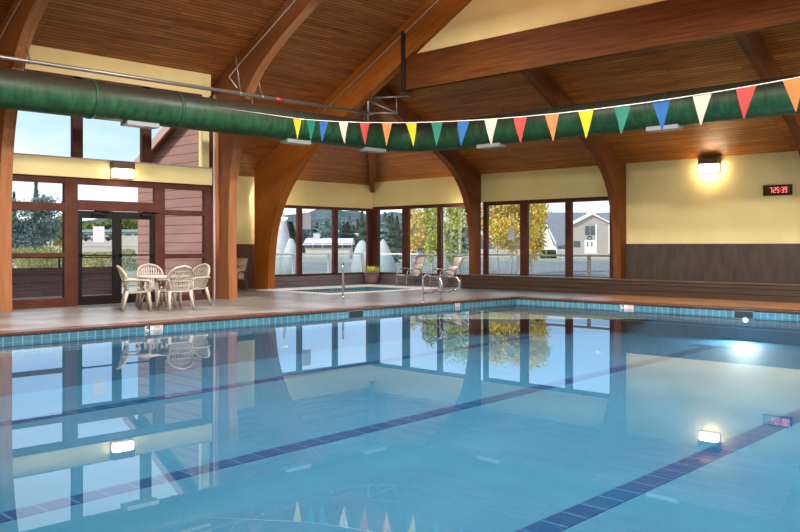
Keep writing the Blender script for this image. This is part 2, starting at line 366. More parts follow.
window('window_6', 'y', UR, [(22.41, VF, .34, 2.78), (20.90, 21.19, .40, 2.66), (19.35, 19.53, .40, 2.66), (17.95, 18.12, .34, 2.78), (18.12, 22.41, 2.66, 2.78), (18.12, 22.41, .34, .40)],
       [(21.19, 22.41, .40, 2.66), (19.53, 20.90, .40, 2.66), (18.12, 19.35, .40, 2.66)], 'three pane corner window on the right side')
window('window_7', 'y', UR, [(17.38, 17.53, .40, 2.78), (15.79, 16.06, .46, 2.66), (14.19, 14.40, .46, 2.66), (12.6, 12.90, .40, 2.78), (12.90, 17.38, 2.66, 2.78), (12.90, 17.38, .40, .46)],
       [(16.06, 17.38, .46, 2.66), (14.40, 15.79, .46, 2.66), (12.90, 14.19, .46, 2.66)], 'three pane window between the arch legs of the right wall')

# double door -------------------------------------------------------------
for n, a0, a1, hx in (('door_1', 8.81, 9.77, 9.66), ('door_2', 9.77, 10.73, 9.88)):
    d = bpy.data.objects.new(n, None); COL.objects.link(d)
    struct(d, ('left' if n == 'door_1' else 'right')+' leaf of the black glazed double door', 'door')
    bm = bmesh.new(); y0, y1 = VL+.02, VL+.08
    for b in ((a0, a0+.11, 0.01, 2.15), (a1-.11, a1, .01, 2.15), (a0+.11, a1-.11, .01, .22), (a0+.11, a1-.11, 1.98, 2.15)): add_box(bm, b[0], b[1], y0, y1, b[2], b[3], bev=.005)
    obj('door_frame', bm, BLACK, d)
    boxes('pane', [(a0+.11, a1-.11, y0+.025, y0+.033, .22, 1.98)], GLASS, d)
    boxes('push_bar', [(a0+.06, a1-.06, y0-.07, y0-.045, 1.12, 1.155), (a0+.05, a0+.09, y0-.07, y0, 1.1, 1.17), (a1-.09, a1-.05, y0-.07, y0, 1.1, 1.17)], BLACK, d)
    bm = bmesh.new(); cx = (a0+a1)/2+(.0 if n == 'door_1' else .25)
    add_box(bm, cx-.15, cx+.15, y0-.07, y0, 2.05, 2.11, .01); add_tube(bm, [(cx+.1, y0-.05, 2.12), (cx+.28, y0-.16, 2.135), (cx-.1, y0-.02, 2.15)], .012)
    obj('door_closer', bm, BLACK, d)

# bench along the right wall ------------------------------------------------
bn = thing('bench', 'long dark brown built-in board bench along the right wall', 'bench', (21.55, 6, 0))
bm = bmesh.new(); add_box(bm, 21.2, UR-.05, VN, 17.85, 0, .40); o = obj('bench_front', bm, BENCHM, bn); o.location = (-21.55, -6, 0)
bm = bmesh.new(); add_box(bm, 21.16, UR-.05, VN, 17.87, .40, .44, .008); o = obj('bench_seat', bm, noisy('bench_top', (.075, .052, .04), (.10, .072, .058), (3, .3, 1), 4, rough=.4), bn); o.location = (-21.55, -6, 0)

# ------------------------------------------------------------------ roof
def slab(name, pts, mat, label, th=.16):
    bm = bmesh.new(); add_poly(bm, pts, (0, 0, th)); return struct(obj(name, bm, mat), label, 'ceiling')
UG = 16.45
def L3(u, v): return (u, v, roofL(v))
def R3(u, v): return (u, v, roofR(u))
HV = 22.5-(21.9-UG)   # where the hip meets the gable truss
hipc = (22.1, 22.7)
slab('ceiling', [L3(UN, RIDGE), L3(UG, RIDGE), L3(UG, HV), (22.1, 22.7, roofL(22.7)), L3(22.1, 22.95), L3(12.36, 22.95), L3(12.36, VL+.25), L3(7.34, VL+.25), L3(7.34, 22.95), L3(UN, 22.95)], CEIL_X, 'red brown board ceiling over the pool')
def far(v): return 2*RIDGE-v
bm = bmesh.new(); pts = [(UN, RIDGE, roofL(RIDGE)), (UG, RIDGE, roofL(RIDGE)), (UG, far(HV), roofL(HV)), (22.1, far(22.7), roofL(22.7)), (UN, far(22.7), roofL(22.7))]
add_poly(bm, pts, (0, 0, .16)); struct(obj('ceiling_near', bm, CEIL_X), 'board ceiling on the near side of the ridge', 'ceiling')
slab('ceiling_hip', [(UG, HV, roofR(UG)), (22.1, 22.7, roofL(22.7)), (22.2, 22.7, roofR(22.2)), (22.2, far(22.7), roofR(22.2)), (22.1, far(22.7), roofL(22.7)), (UG, far(HV), roofR(UG))], CEIL_Y, 'red brown board ceiling sloping down to the right wall')

# arches ----------------------------------------------------------------
def spline(pts, n):
    """Catmull-Rom through pts, n samples per span"""
    P = [Vector(p) for p in pts]; P = [2*P[0]-P[1]]+P+[2*P[-1]-P[-2]]; out = []
    for i in range(1, len(P)-2):
        for k in range(n):
            s = k/n; a, b, c, d = P[i-1:i+3]
            out.append(.5*((2*b)+(c-a)*s+(2*a-5*b+4*c-d)*s*s+(3*b-a-3*c+d)*s**3))
    out.append(P[-2]); return out
def arch_mesh(inner, outer, ext):
    """inner / outer: equally long 3-D point lists; ext: extrusion vector; UV along / across"""
    bm = bmesh.new(); uv = bm.loops.layers.uv.new(); n = len(inner); ext = Vector(ext)
    A = [bm.verts.new(p) for p in inner]; B = [bm.verts.new(p) for p in outer]
    C = [bm.verts.new(Vector(p)+ext) for p in inner]; D = [bm.verts.new(Vector(p)+ext) for p in outer]
    s = [0]
    for i in range(1, n): s.append(s[-1]+((Vector(inner[i])-Vector(inner[i-1])).length+(Vector(outer[i])-Vector(outer[i-1])).length)/2)
    def f(vs, uvs):
        try: fc = bm.faces.new(vs)
        except ValueError: return
        for l, w in zip(fc.loops, uvs): l[uv].uv = w
    w = ext.length
    for i in range(n-1):
        d0 = (Vector(outer[i])-Vector(inner[i])).length; d1 = (Vector(outer[i+1])-Vector(inner[i+1])).length
        f([A[i], A[i+1], B[i+1], B[i]], [(s[i], 0), (s[i+1], 0), (s[i+1], d1), (s[i], d0)])
        f([C[i], D[i], D[i+1], C[i+1]], [(s[i], 5), (s[i], 5+d0), (s[i+1], 5+d1), (s[i+1], 5)])
        f([A[i], C[i], C[i+1], A[i+1]], [(s[i], 9), (s[i], 9+w), (s[i+1], 9+w), (s[i+1], 9)])
        f([B[i], B[i+1], D[i+1], D[i]], [(s[i], 12), (s[i+1], 12), (s[i+1], 12+w), (s[i], 12+w)])
    f([A[0], B[0], D[0], C[0]], [(0, 0), (0, 1), (w, 1), (w, 0)]); f([A[-1], C[-1], D[-1], B[-1]], [(0, 0), (w, 0), (w, 1), (0, 1)])
    return bm
def hall_arch(u0, u1, inner, vout, mat, label):
    """two curved halves meeting at the ridge; inner = (v, z) list from foot to ridge"""
    sp = spline([(v, z, 0) for v, z in inner], 6)
    inn = [(p.x, p.y) for p in sp]; n = len(inn); zt = roofL(vout)-.012
    # outer line: up the leg, then along the roof
    ln = [0]
    for i in range(1, n): ln.append(ln[-1]+math.dist(inn[i], inn[i-1]))
    out = []
    Lleg = zt; Lr = math.dist((vout, zt), (RIDGE, roofL(RIDGE)-.012)); tot = Lleg+Lr
    for i in range(n):
        v, z = inn[i]
        if z < zt*.62: out.append((vout, z if i else 0.0))
        else:
            # project on the roof line along the local normal, blended near the knee
            vv = v+.38*(1 if v > RIDGE else 0); vv = min(vv, vout)
            out.append((vv, roofL(vv)-.012))
    out[-1] = (RIDGE, roofL(RIDGE)-.012)
    # corner point
    k = next(i for i in range(n) if out[i][1] > zt-.2)
    inn.insert(k, ((inn[k-1][0]+inn[k][0])/2, (inn[k-1][1]+inn[k][1])/2)); out.insert(k, (vout, zt))
    I = [(u0, v, z) for v, z in inn]; O = [(u0, v, z) for v, z in out]
    I2 = [(u0, 2*RIDGE-v, z) for v, z in inn][::-1][1:]; O2 = [(u0, 2*RIDGE-v, z) for v, z in out][::-1][1:]
    bm = arch_mesh(I+I2, O+O2, (u1-u0, 0, 0))
    return tag(obj('timber_arch', bm, mat), label, 'timber arch', 'curved timber arches over the pool')
inA = [(18.28, .0), (18.32, 1.5), (18.25, 3.0), (18.0, 4.15), (17.42, 5.33), (16.47, 6.12), (14.93, 6.97), (12.5, 8.2), (RIDGE, 10.25)]
hall_arch(6.97, 7.22, inA, 19.02, GLUL, 'curved timber arch at the left edge, left of the double door')
hall_arch(12.60, 12.85, inA, 19.02, GLUL, 'curved timber arch standing right of the patio table')
inG = [(21.60, .0), (21.54, 1.0), (21.34, 2.0), (20.80, 3.0), (19.90, 3.91), (19.12, 4.45), (17.3, 5.42), (15.62, 6.30), (13.55, 7.38), (RIDGE, 10.02)]
hall_arch(16.32, 16.58, inG, 22.30, GLU, 'big orange timber arch framing the hot tub corner, carrying the girder')
def hip_arch(v0, v1, label, base=.44):
    inn = [(21.60, base), (21.58, 1.2), (21.52, 1.9), (21.35, 2.6), (21.10, 3.15), (20.61, 3.74), (19.94, 4.19), (18.63, 4.88), (17.3, 5.57), (16.62, 5.93)]
    sp = [(p.x, p.y) for p in spline([(a, b, 0) for a, b in inn], 5)]
    zt = roofR(21.88)-.012; out = []
    for u, z in sp:
        if z < 2.9: out.append((21.88, z))
        else:
            uu = min(u+.3, 21.88) if u > 17.2 else u+.3*(u-16.62)/.58
            out.append((uu, roofR(uu)-.012))
    k = next(i for i in range(len(sp)) if out[i][1] > 3.5)
    sp.insert(k, ((sp[k-1][0]+sp[k][0])/2, (sp[k-1][1]+sp[k][1])/2)); out.insert(k, (21.88, zt))
    bm = arch_mesh([(u, v0, z) for u, z in sp], [(u, v0, z) for u, z in out], (0, v1-v0, 0))
    return tag(obj('timber_arch', bm, GLUD), label, 'timber arch', 'half arches of the right wall')
hip_arch(17.60, 17.85, 'dark half arch between the two lounge chairs and the bench end')
hip_arch(12.36, 12.60, 'brown half arch between the church window and the yellow wall')
hip_arch(7.06, 7.30, 'brown half arch rising at the right edge of the picture')
hip_arch(1.76, 2.0, 'brown half arch beyond the right edge of the picture')
# hip rafter
bm = bmesh.new(); uv = None
d = Vector((-1, -1, K)); p0 = Vector((21.78, 22.58, roofR(21.78)-.02)); p1 = p0+d*5.0
side = Vector((1, -1, 0)).normalized()*.075
bm.free(); bm = arch_mesh([p0-side+Vector((0, 0, -.42)), p1-side+Vector((0, 0, -.42))], [p0-side, p1-side], side*2)
tag(obj('hip_rafter', bm, GLUD), 'sloping timber hip rafter ending above the plant pot corner', 'rafter')
# girder with its steel straps, gable infill
gd = thing('girder', 'long straight timber girder spanning high under the yellow gable', 'girder', (UG, RIDGE, 5.5))
bm = arch_mesh([(16.35, 15.78, 5.46), (16.35, far(15.78), 5.46)], [(16.35, 15.78, 6.36), (16.35, far(15.78), 6.36)], (.2, 0, 0))
o = obj('beam', bm, GIRD, gd); o.location = (-UG, -RIDGE, -5.5)
for vv in (15.72, far(15.72)):
    o = boxes('steel_strap', [(16.27, 16.31, vv-.06, vv+.06, 5.42, 7.0), (16.27, 16.6, vv-.09, vv+.09, 5.40, 5.44)], STEEL, gd, label='dark steel strap'); o.location = (-UG, -RIDGE, -5.5)
bm = bmesh.new(); add_poly(bm, [(UG-.03, 15.4, 6.36), (UG-.03, RIDGE, 10.1), (UG-.03, far(15.4), 6.36)], (.06, 0, 0))
struct(obj('wall_gable', bm, YEL), 'yellow gable infill above the girder', 'wall')

# ------------------------------------------------------------------ duct, pipes
DZ, DR = 4.39, .39
du, dv = 17.9, 17.05
path = [(UN+.05, dv), (16.7, dv)]
for k in range(1, 10):
    a = math.pi/2*k/10; path.append((16.7+1.2*math.sin(a), dv-1.2*(1-math.cos(a))))
path += [(du, dv-1.2), (du, VN+.05)]
dt = thing('air_duct', 'big round green air duct bending round the corner below the arches', 'duct', (du, dv, DZ))
bm = bmesh.new(); pp = []
for a, b in zip(path, path[1:]):
    n = max(1, int(math.dist(a, b)/.6))
    for k in range(n): pp.append((a[0]+(b[0]-a[0])*k/n-du, a[1]+(b[1]-a[1])*k/n-dv, 0))
pp.append((path[-1][0]-du, path[-1][1]-dv, 0))
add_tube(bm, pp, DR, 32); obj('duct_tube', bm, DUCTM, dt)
for (u, v, ax) in [(u, dv, 0) for u in (2.0, 5.2, 8.3, 10.3, 13.7)]+[(du, v, 1) for v in (14.9, 12.0, 9.0, 6.0, 3.0)]:
    bm = bmesh.new(); c = Vector((u-du, v-dv, 0)); dd = Vector((.035, 0, 0)) if ax == 0 else Vector((0, .035, 0))
    add_tube(bm, [c-dd, c+dd], DR+.012, 32); obj('joint_band', bm, DUCTB, dt)
for (u, v, ax) in [(9.45, dv, 0), (13.75, dv, 0), (16.4, dv-.05, 0), (du, 14.05, 1), (du, 9.15, 1), (4.5, dv, 0), (du, 4.2, 1)]:
    a, b = (.38, .16) if ax == 0 else (.16, .38)
    boxes('diffuser', [(u-du-a, u-du+a, v-dv-b, v-dv+b, -DR-.07, -DR+.03)], DGREY, dt, .01, 'pale grey supply diffuser')
for (u, v) in [(7.1, dv), (12.72, dv), (16.45, dv-.1)]:
    bm = bmesh.new(); add_tube(bm, [(u-du, v-dv+.41, -.05), (u-du, v-dv+.41, .7)], .012, 6); obj('hanger_rod', bm, GALV, dt)
# galvanised pipe hung below the arches
sp_ = thing('sprinkler_pipe', 'grey galvanised pipe running above the green duct', 'pipe', (12, 17.38, 5.06))
bm = bmesh.new(); add_tube(bm, [(-13, 0, 0), (4.75, 0, 0)], .045, 12); obj('pipe', bm, GALV, sp_)
bm = bmesh.new(); add_tube(bm, [(1.35, 0, 0), (1.6, 0, 0)], .056, 12); obj('coupling', bm, M('red_coupling', (.3, .04, .03), .4), sp_, 'red pipe coupling')
for (u, z2) in ((-4.8, .85), (.3, .9), (.95, .5)):
    bm = bmesh.new(); add_tube(bm, [(u, 0, .04), (u-.12, .02, z2)], .016, 6); add_tube(bm, [(u-.03, 0, 0), (u+.03, 0, 0)], .06, 10); obj('hanger', bm, GALV, sp_)
bm = bmesh.new()
add_tube(bm, [(4.6, 0, -.2), (4.6, 0, .75)], .035, 8); add_tube(bm, [(4.6, 0, .42), (5.3, -.9, .45)], .025, 8)
add_tube(bm, [(4.6, 0, .35), (5.1, -.62, .0)], .022, 8); add_tube(bm, [(5.1, -.62, .0), (5.1, -.62, .44)], .02, 8); add_tube(bm, [(4.6, 0, 0), (5.15, -.62, .0)], .03, 8)
obj('end_bracket', bm, GALV, sp_)
def conduit(pts, label):
    bm = bmesh.new(); add_tube(bm, pts, .018, 8); return tag(obj('conduit', bm, M('conduit_grey', (.5, .46, .42), .45, .4)), label, 'conduit', 'conduits on the arches')
def rl(u, v, dz): return (u, v, roofL(v)-dz)
conduit([rl(16.29, 19.3, .30), rl(16.29, 14.0, .30), rl(16.29, RIDGE+.5, .30)], 'thin grey conduit along the big orange arch')
conduit([(12.57, 17.9, 5.3), rl(12.57, 18.25, .28), rl(12.57, 17.6, .26), rl(12.57, 12.0, .26)], 'thin grey conduit up the arch right of the patio table')
conduit([(6.94, 18.0, 5.15), rl(6.94, 18.6, .34), rl(6.94, 17.9, .30), rl(6.94, 12.0, .3)], 'thin grey conduit on the arch at the left edge')

# backstroke flags
fb = thing('backstroke_flags', 'line of coloured pennants strung across the pool', 'pennants', (10.9, 6.4, 3.33))
def fz(v): return .0113*(v-6.4)**2
bm = bmesh.new(); add_tube(bm, [(0, v-6.4, fz(v)) for v in [VN+.02+.5*k for k in range(39)]+[16.62]], .0065, 6); obj('string', bm, STRINGM, fb)
FC = {n: M('pennant_'+n, c, .6, 0, .3) for n, c in dict(yellow=(.62, .44, .01), green=(.006, .15, .10), blue=(.008, .095, .30), white=(.52, .44, .37), red=(.42, .04, .035), orange=(.60, .18, .05)).items()}
seq = ['yellow', 'green', 'blue', 'white', 'red', 'orange']
for i in range(22):
    v = (13.47, 13.04, 12.66)[i] if i < 3 else 12.08-.586*(i-3); c = seq[i % 6]; w = .125; hgt = .40
    sway = .015*math.sin(i*2.3); bm = bmesh.new(); g = []
    for r in range(7):
        s = r/6; zz = fz(v)-.008-hgt*s; half = w*(1-s)+.004
        bow = .012*math.sin(s*3+i)
        g.append([bm.verts.new((bow+sway*s*2+.004*math.sin(k*2+i), v-6.4+half*(k/2-1)+.02*s*math.sin(i*1.7), zz+(fz(v+half*(k/2-1))-fz(v)) * (1-s))) for k in range(5)])
    for a, b in zip(g, g[1:]):
        for k in range(4): bm.faces.new([a[k], a[k+1], b[k+1], b[k]])
    o = obj('pennant', bm, FC[c], fb, c+' pennant')
    m = o.modifiers.new('thick', 'SOLIDIFY'); m.thickness = .003

# ------------------------------------------------------------------ lamps, clock
LENS = M('lamp_lens', (1, .9, .7), .3, emit=(1, .76, .46), es=58)
LENSS = M('lamp_lens_soft', (1, .9, .7), .3, emit=(1, .80, .52), es=20)
LENSC = M('added_lens_wide', (1, .9, .7), .3, emit=(1, .80, .52), es=150)
LENSB = M('added_lens_corner', (1, .9, .7), .3, emit=(1, .86, .68), es=280)
def sconce(loc, rz, label, lens=None):
    s = thing('wall_lamp', label, 'lamp', loc, rz, 'wall pack lamps')     # local -Y faces the room
    bm = bmesh.new(); add_box(bm, -.26, .26, -.2, 0, .03, .2, .012); add_box(bm, -.27, .27, -.03, 0, -.2, .2, .006); obj('housing', bm, BRONZE, s)
    bm = bmesh.new(); add_box(bm, -.235, .235, -.185, -.03, -.17, .03, .02); obj('lens', bm, lens or LENS, s)
    bm = bmesh.new()
    for x in (-.245, .245): add_box(bm, x-.010, x+.010, -.2, -.18, -.19, .03)
    add_box(bm, -.255, .255, -.2, -.18, -.20, -.18); obj('guard', bm, BRONZE, s)
    return s
sconce((9.81, VL-.06, 3.10), 0, 'lit box lamp on the yellow band above the double door', LENSS)
sconce((UR-.0, 9.9, 3.46), -math.pi/2, 'lit box lamp high on the yellow right wall')
for lc, rz_, lb in (((12.86, 18.75, 2.8), math.pi/2, 'added small box lamp hidden on the recess side of the arch leg'), ((16.59, 21.95, 2.9), math.pi/2, 'added small box lamp hidden on the hot tub side of the big orange arch'), ((21.7, 17.86, 2.5), math.pi, 'added small box lamp hidden on the far side of the dark half arch')):
    sconce(lc, rz_, lb, LENSB).scale = (.6, .6, .6)  # unseen lamps added behind the arches to brighten recess and corner
sconce((UR-.0, -.4, 3.46), -math.pi/2, 'added lit box lamp on the right wall, farther beyond the picture edge', LENSC)  # this lamp and the next are added out of view to brighten the ceiling
sconce((UR-.0, 4.6, 3.46), -math.pi/2, 'added lit box lamp on the right wall just beyond the picture edge', LENSC)
ck = thing('wall_clock', 'black digital clock with red numerals on the yellow wall', 'clock', (UR-.005, 8.17, 2.74))
boxes('case', [(-.06, 0, -.35, .35, -.13, .13)], BLACK, ck, .01)
RED = M('red_led', (.2, .01, .01), .4, emit=(1, .12, .10), es=2.2)
dw = boxes('display_window', [(-.064, -.06, -.32, .32, -.10, .10)], M('dark_red_window', (.035, .002, .004), .15), ck)
SEG = {'7': 'abc', '2': 'abged', '5': 'afgcd', '3': 'abgcd', '9': 'abcdfg'}
def digit(ch, yc):
    """seven-segment numeral, reading left to right for someone facing the wall (towards -Y)"""
    w, h2, th = .045, .062, .007; bm = bmesh.new()
    def sg(x0, x1, z0, z1): add_box(bm, -.068, -.064, yc-x1, yc-x0, z0, z1)
    for s in SEG[ch]:
        if s == 'a': sg(-w/2, w/2, h2-th, h2+th)
        if s == 'g': sg(-w/2, w/2, -th, th)
        if s == 'd': sg(-w/2, w/2, -h2-th, -h2+th)
        if s == 'b': sg(w/2-th, w/2+th, 0, h2)
        if s == 'c': sg(w/2-th, w/2+th, -h2, 0)
        if s == 'f': sg(-w/2-th, -w/2+th, 0, h2)
        if s == 'e': sg(-w/2-th, -w/2+th, -h2, 0)
    obj('numeral', bm, RED, dw, 'red numeral '+ch)
for ch, y in (('7', .15), ('2', .055), ('5', -.02), ('3', -.135), ('9', -.21)): digit(ch, y)
for y in (.10, -.078):
    for z in (-.03, .03): boxes('colon_dot', [(-.068, -.064, y-.007, y+.007, z-.008, z+.008)], RED, dw)
# added high-bay pendants over the pool, unseen (above the frame)
hbs = None
for (u, v, z) in ADDED_LAMPS:
    t = thing('added_bay_lamp', 'added round white high-bay lamp hung unseen over the pool', 'lamp', (u, v, z), 0, 'added high-bay lamps over the pool')
    if hbs is None:
        bm = bmesh.new(); add_lathe(bm, [(.44, -.02), (.42, .12), (.2, .28), (.16, .40)], 28, capb=True, capt=True); hbs = obj('shade', bm, WHITE, t)
    else: c = hbs.copy(); COL.objects.link(c); c.parent = t
    top = roofL(max(v, 2*RIDGE-v))-z-.01
    bm = bmesh.new(); add_tube(bm, [(.33, 0, .2), (.33, 0, .55), (0, 0, .62), (-.33, 0, .55), (-.33, 0, .2)], .012, 6); obj('bracket', bm, GALV, t)
    bm = bmesh.new(); add_tube(bm, [(0, 0, .62), (0, 0, top)], .012, 6); obj('stem', bm, GALV, t)

# ------------------------------------------------------------------ pool fittings
def skimmer(loc, rz, label):
    s = thing('skimmer', label, 'skimmer', loc, rz, 'skimmers')
    boxes('throat', [(-.20, .20, -.004, .015, -.10, .05)], M('skimmer_dark', (.01, .02, .025), .5), s)
    bm = bmesh.new()
    for b in ((-.22, .22, .05, .07), (-.22, .22, -.12, -.10), (-.22, -.2, -.1, .05), (.2, .22, -.1, .05)): add_box(bm, b[0], b[1], -.012, .01, b[2], b[3])
    obj('surround', bm, M('skimmer_frame', (.10, .2, .24), .5), s)
skimmer((12.67, PV1-.001, -.11), 0, 'dark skimmer opening in the left tile band below the hot tub rail')
skimmer((PU1-.001, 7.59, -.11), -math.pi/2, 'dark skimmer opening in the right tile band above the pool light')
pl = thing('pool_light', 'round glowing underwater light below the right tile band', 'lamp', (PU1-.001, 7.55, -.24))
bm = bmesh.new(); add_tube(bm, [(0, 0, 0), (-.03, 0, 0)], .06, 24); obj('lens', bm, M('pool_lamp', (1, 1, 1), .3, emit=(.9, .97, 1), es=1.6), pl)
bm = bmesh.new(); add_tube(bm, [(0, 0, 0), (-.025, 0, 0)], .08, 24); obj('ring', bm, CHROME, pl)
pa = bpy.data.lights.new('pool_light_beam', 'AREA'); pa.shape = 'DISK'; pa.size = .26; pa.energy = 190; pa.color = (.9, .97, 1)
pao = bpy.data.objects.new('pool_light_beam', pa); COL.objects.link(pao); pao.location = (PU1-.05, 7.55, -.26); pao.rotation_euler = (0, math.pi/2, 0)
for u in (9.5, 16.9):  # unseen pool lights and beams, added to brighten the far water
    t = thing('pool_light', 'added round underwater light in the near pool wall beyond the picture edge', 'lamp', (u, PV0+.001, -.5), 0, 'added underwater lights beyond the picture edge')
    bm = bmesh.new(); add_tube(bm, [(0, 0, 0), (0, .03, 0)], .09, 24); obj('lens', bm, bpy.data.materials['pool_lamp'], t)
    bm = bmesh.new(); add_tube(bm, [(0, 0, 0), (0, .025, 0)], .12, 24); obj('ring', bm, CHROME, t)
    pb = bpy.data.lights.new('pool_light_beam', 'AREA'); pb.shape = 'DISK'; pb.size = .26; pb.energy = 150; pb.color = (.9, .97, 1)
    po = bpy.data.objects.new('pool_light_beam', pb); COL.objects.link(po); po.location = (u, PV0+.05, -.45); po.rotation_euler = (math.pi/2, 0, 0); po.rotation_euler = Vector((.15, 1, 0)).to_track_quat('-Z', 'Y').to_euler()
# depth and no-diving tiles in the waterline band (local -Y faces the water)
TW = M('white_tile', (.72, .72, .66), .25); TB = M('tile_black', (.02, .02, .02), .4); TR = M('tile_red', (.5, .12, .14), .4)
def marker(loc, rz, label, full=True):
    s = thing('marker_tile', label, 'tile', loc, rz, 'depth marker tiles'); s.scale = (1, 1, .5)
    if full:
        boxes('depth_tile', [(-.17, -.003, -.008, .0, -.09, .09)], TW, s)
        bm = bmesh.new(); y0, y1 = -.011, -.008
        add_poly(bm, [(-.085, y0, .075), (-.115, y0, .075), (-.155, y0, -.01), (-.155, y0, -.035), (-.08, y0, -.035), (-.08, y0, -.012), (-.13, y0, -.012)], (0, .003, 0))
        add_box(bm, -.105, -.08, y0, y1, -.075, .075); obj('depth_numeral', bm, TB, s, 'black numeral 4')
    boxes('no_diving_tile', [(.003, .17, -.008, .0, -.09, .09)], TW, s)
    bm = bmesh.new(); c = .0865
    add_tube(bm, [(c+.062*math.cos(a*math.pi/8), -.010, .062*math.sin(a*math.pi/8)) for a in range(16)], .006, 6, closed=True)
    add_tube(bm, [(c-.043, -.010, .043), (c+.043, -.010, -.043)], .006, 6); obj('no_diving_ring', bm, TR, s)
    bm = bmesh.new(); add_tube(bm, [(c-.03, -.009, -.02), (c, -.009, .0), (c+.03, -.009, .025)], .006, 6); add_tube(bm, [(c-.02, -.009, .012), (c+.005, -.009, .002)], .005, 6)
    obj('diver_sign', bm, TB, s)
marker((7.83, PV1-.001, -.083), 0, 'white depth and no-diving tiles in the band below the patio chairs')
marker((PU1-.001, 10.38, -.083), -math.pi/2, 'white depth and no-diving tiles in the band below the church window')
marker((15.97, PV1-.001, -.083), 0, 'single white marker tile in the band below the pool grab rails', False)
# figure-four grab rails of the pool ladder
def grab(loc, label):
    s = thing('grab_rail', label, 'grab rail', loc, 0, 'pool grab rails')
    bm = bmesh.new(); pts = [(0, 0, 0), (0, 0, .5)]
    for k in range(1, 9): a = math.pi*k/16; pts.append((0, -.16*(1-math.cos(a)), .5+.16*math.sin(a)))
    pts += [(0, -.42, .60)]
    for k in range(0, 9): a = math.pi*.15+math.pi*.95*k/8; pts.append((0, -.46-.16*math.sin(a), .43+.16*math.cos(a)))
    pts += [(0, -.28, .23), (0, -.02, .21)]
    add_tube(bm, pts, .024, 10); obj('rail', bm, CHROME, s)
    bm = bmesh.new(); add_lathe(bm, [(.055, 0), (.055, .012), (.03, .03)], 16); obj('base_flange', bm, CHROME, s)
grab((15.22, 14.03, .012), 'left of the two curved steel grab rails at the pool edge')
grab((15.85, 14.03, .012), 'right of the two curved steel grab rails at the pool edge')
s = thing('hot_tub_rail', 'upright steel handrail at the near corner of the hot tub', 'handrail', (15.42, 17.12, 0))
bm = bmesh.new(); dirv = Vector((.72, .69, 0)); pts = [(0, 0, 0), (0, 0, .78)]
for k in range(1, 9): a = math.pi*k/8; p = dirv*(.09*(1-math.cos(a))); pts.append((p.x, p.y, .78+.09*math.sin(a)))
p = dirv*.18; pts.append((p.x, p.y, .45)); p = dirv*.6; pts.append((p.x, p.y, .15))
add_tube(bm, pts, .024, 10); obj('rail', bm, CHROME, s)
bm = bmesh.new(); add_lathe(bm, [(.055, 0), (.055, .012), (.03, .03)], 16); obj('base_flange', bm, CHROME, s)

# ------------------------------------------------------------------ hot tub
ht = thing('hot_tub', 'sunken square hot tub with pale coping in the far corner', 'hot tub', (18.1, 19.7, 0))
def ht_o(name, bm, mat, label=None): o = obj(name, bm, mat, ht, label); o.location = (-18.1, -19.7, 0); return o
bm = bmesh.new()
for b in ((SU0-.22, SU0+.02, SV0-.22, SV1+.22), (SU1-.02, SU1+.22, SV0-.22, SV1+.22), (SU0+.02, SU1-.02, SV0-.22, SV0+.02), (SU0+.02, SU1-.02, SV1-.02, SV1+.22)): add_box(bm, *b, -.04, .025, .008)
ht_o('coping', bm, WHITEC)
bm = bmesh.new()
for b in ((SU0-.02, SU0, SV0, SV1), (SU1, SU1+.02, SV0, SV1), (SU0, SU1, SV0-.02, SV0), (SU0, SU1, SV1, SV1+.02)): add_box(bm, *b, -.5, -.04)
ht_o('tile_band', bm, BAND)
bm = bmesh.new(); add_box(bm, SU0, SU1, SV0, SV1, -.95, -.9)
for b in ((SU0, SU0+.4, SV0, SV1), (SU1-.4, SU1, SV0, SV1), (SU0+.4, SU1-.4, SV0, SV0+.4), (SU0+.4, SU1-.4, SV1-.4, SV1)): add_box(bm, *b, -.9, -.5)
ht_o('tub_shell', bm, PLASTER)
bm = bmesh.new(); quad(bm, (SU0, SV0, -.2), (SU1, SV0, -.2), (SU1, SV1, -.2), (SU0, SV1, -.2)); ht_o('water', bm, WATER, 'still water in the tub')

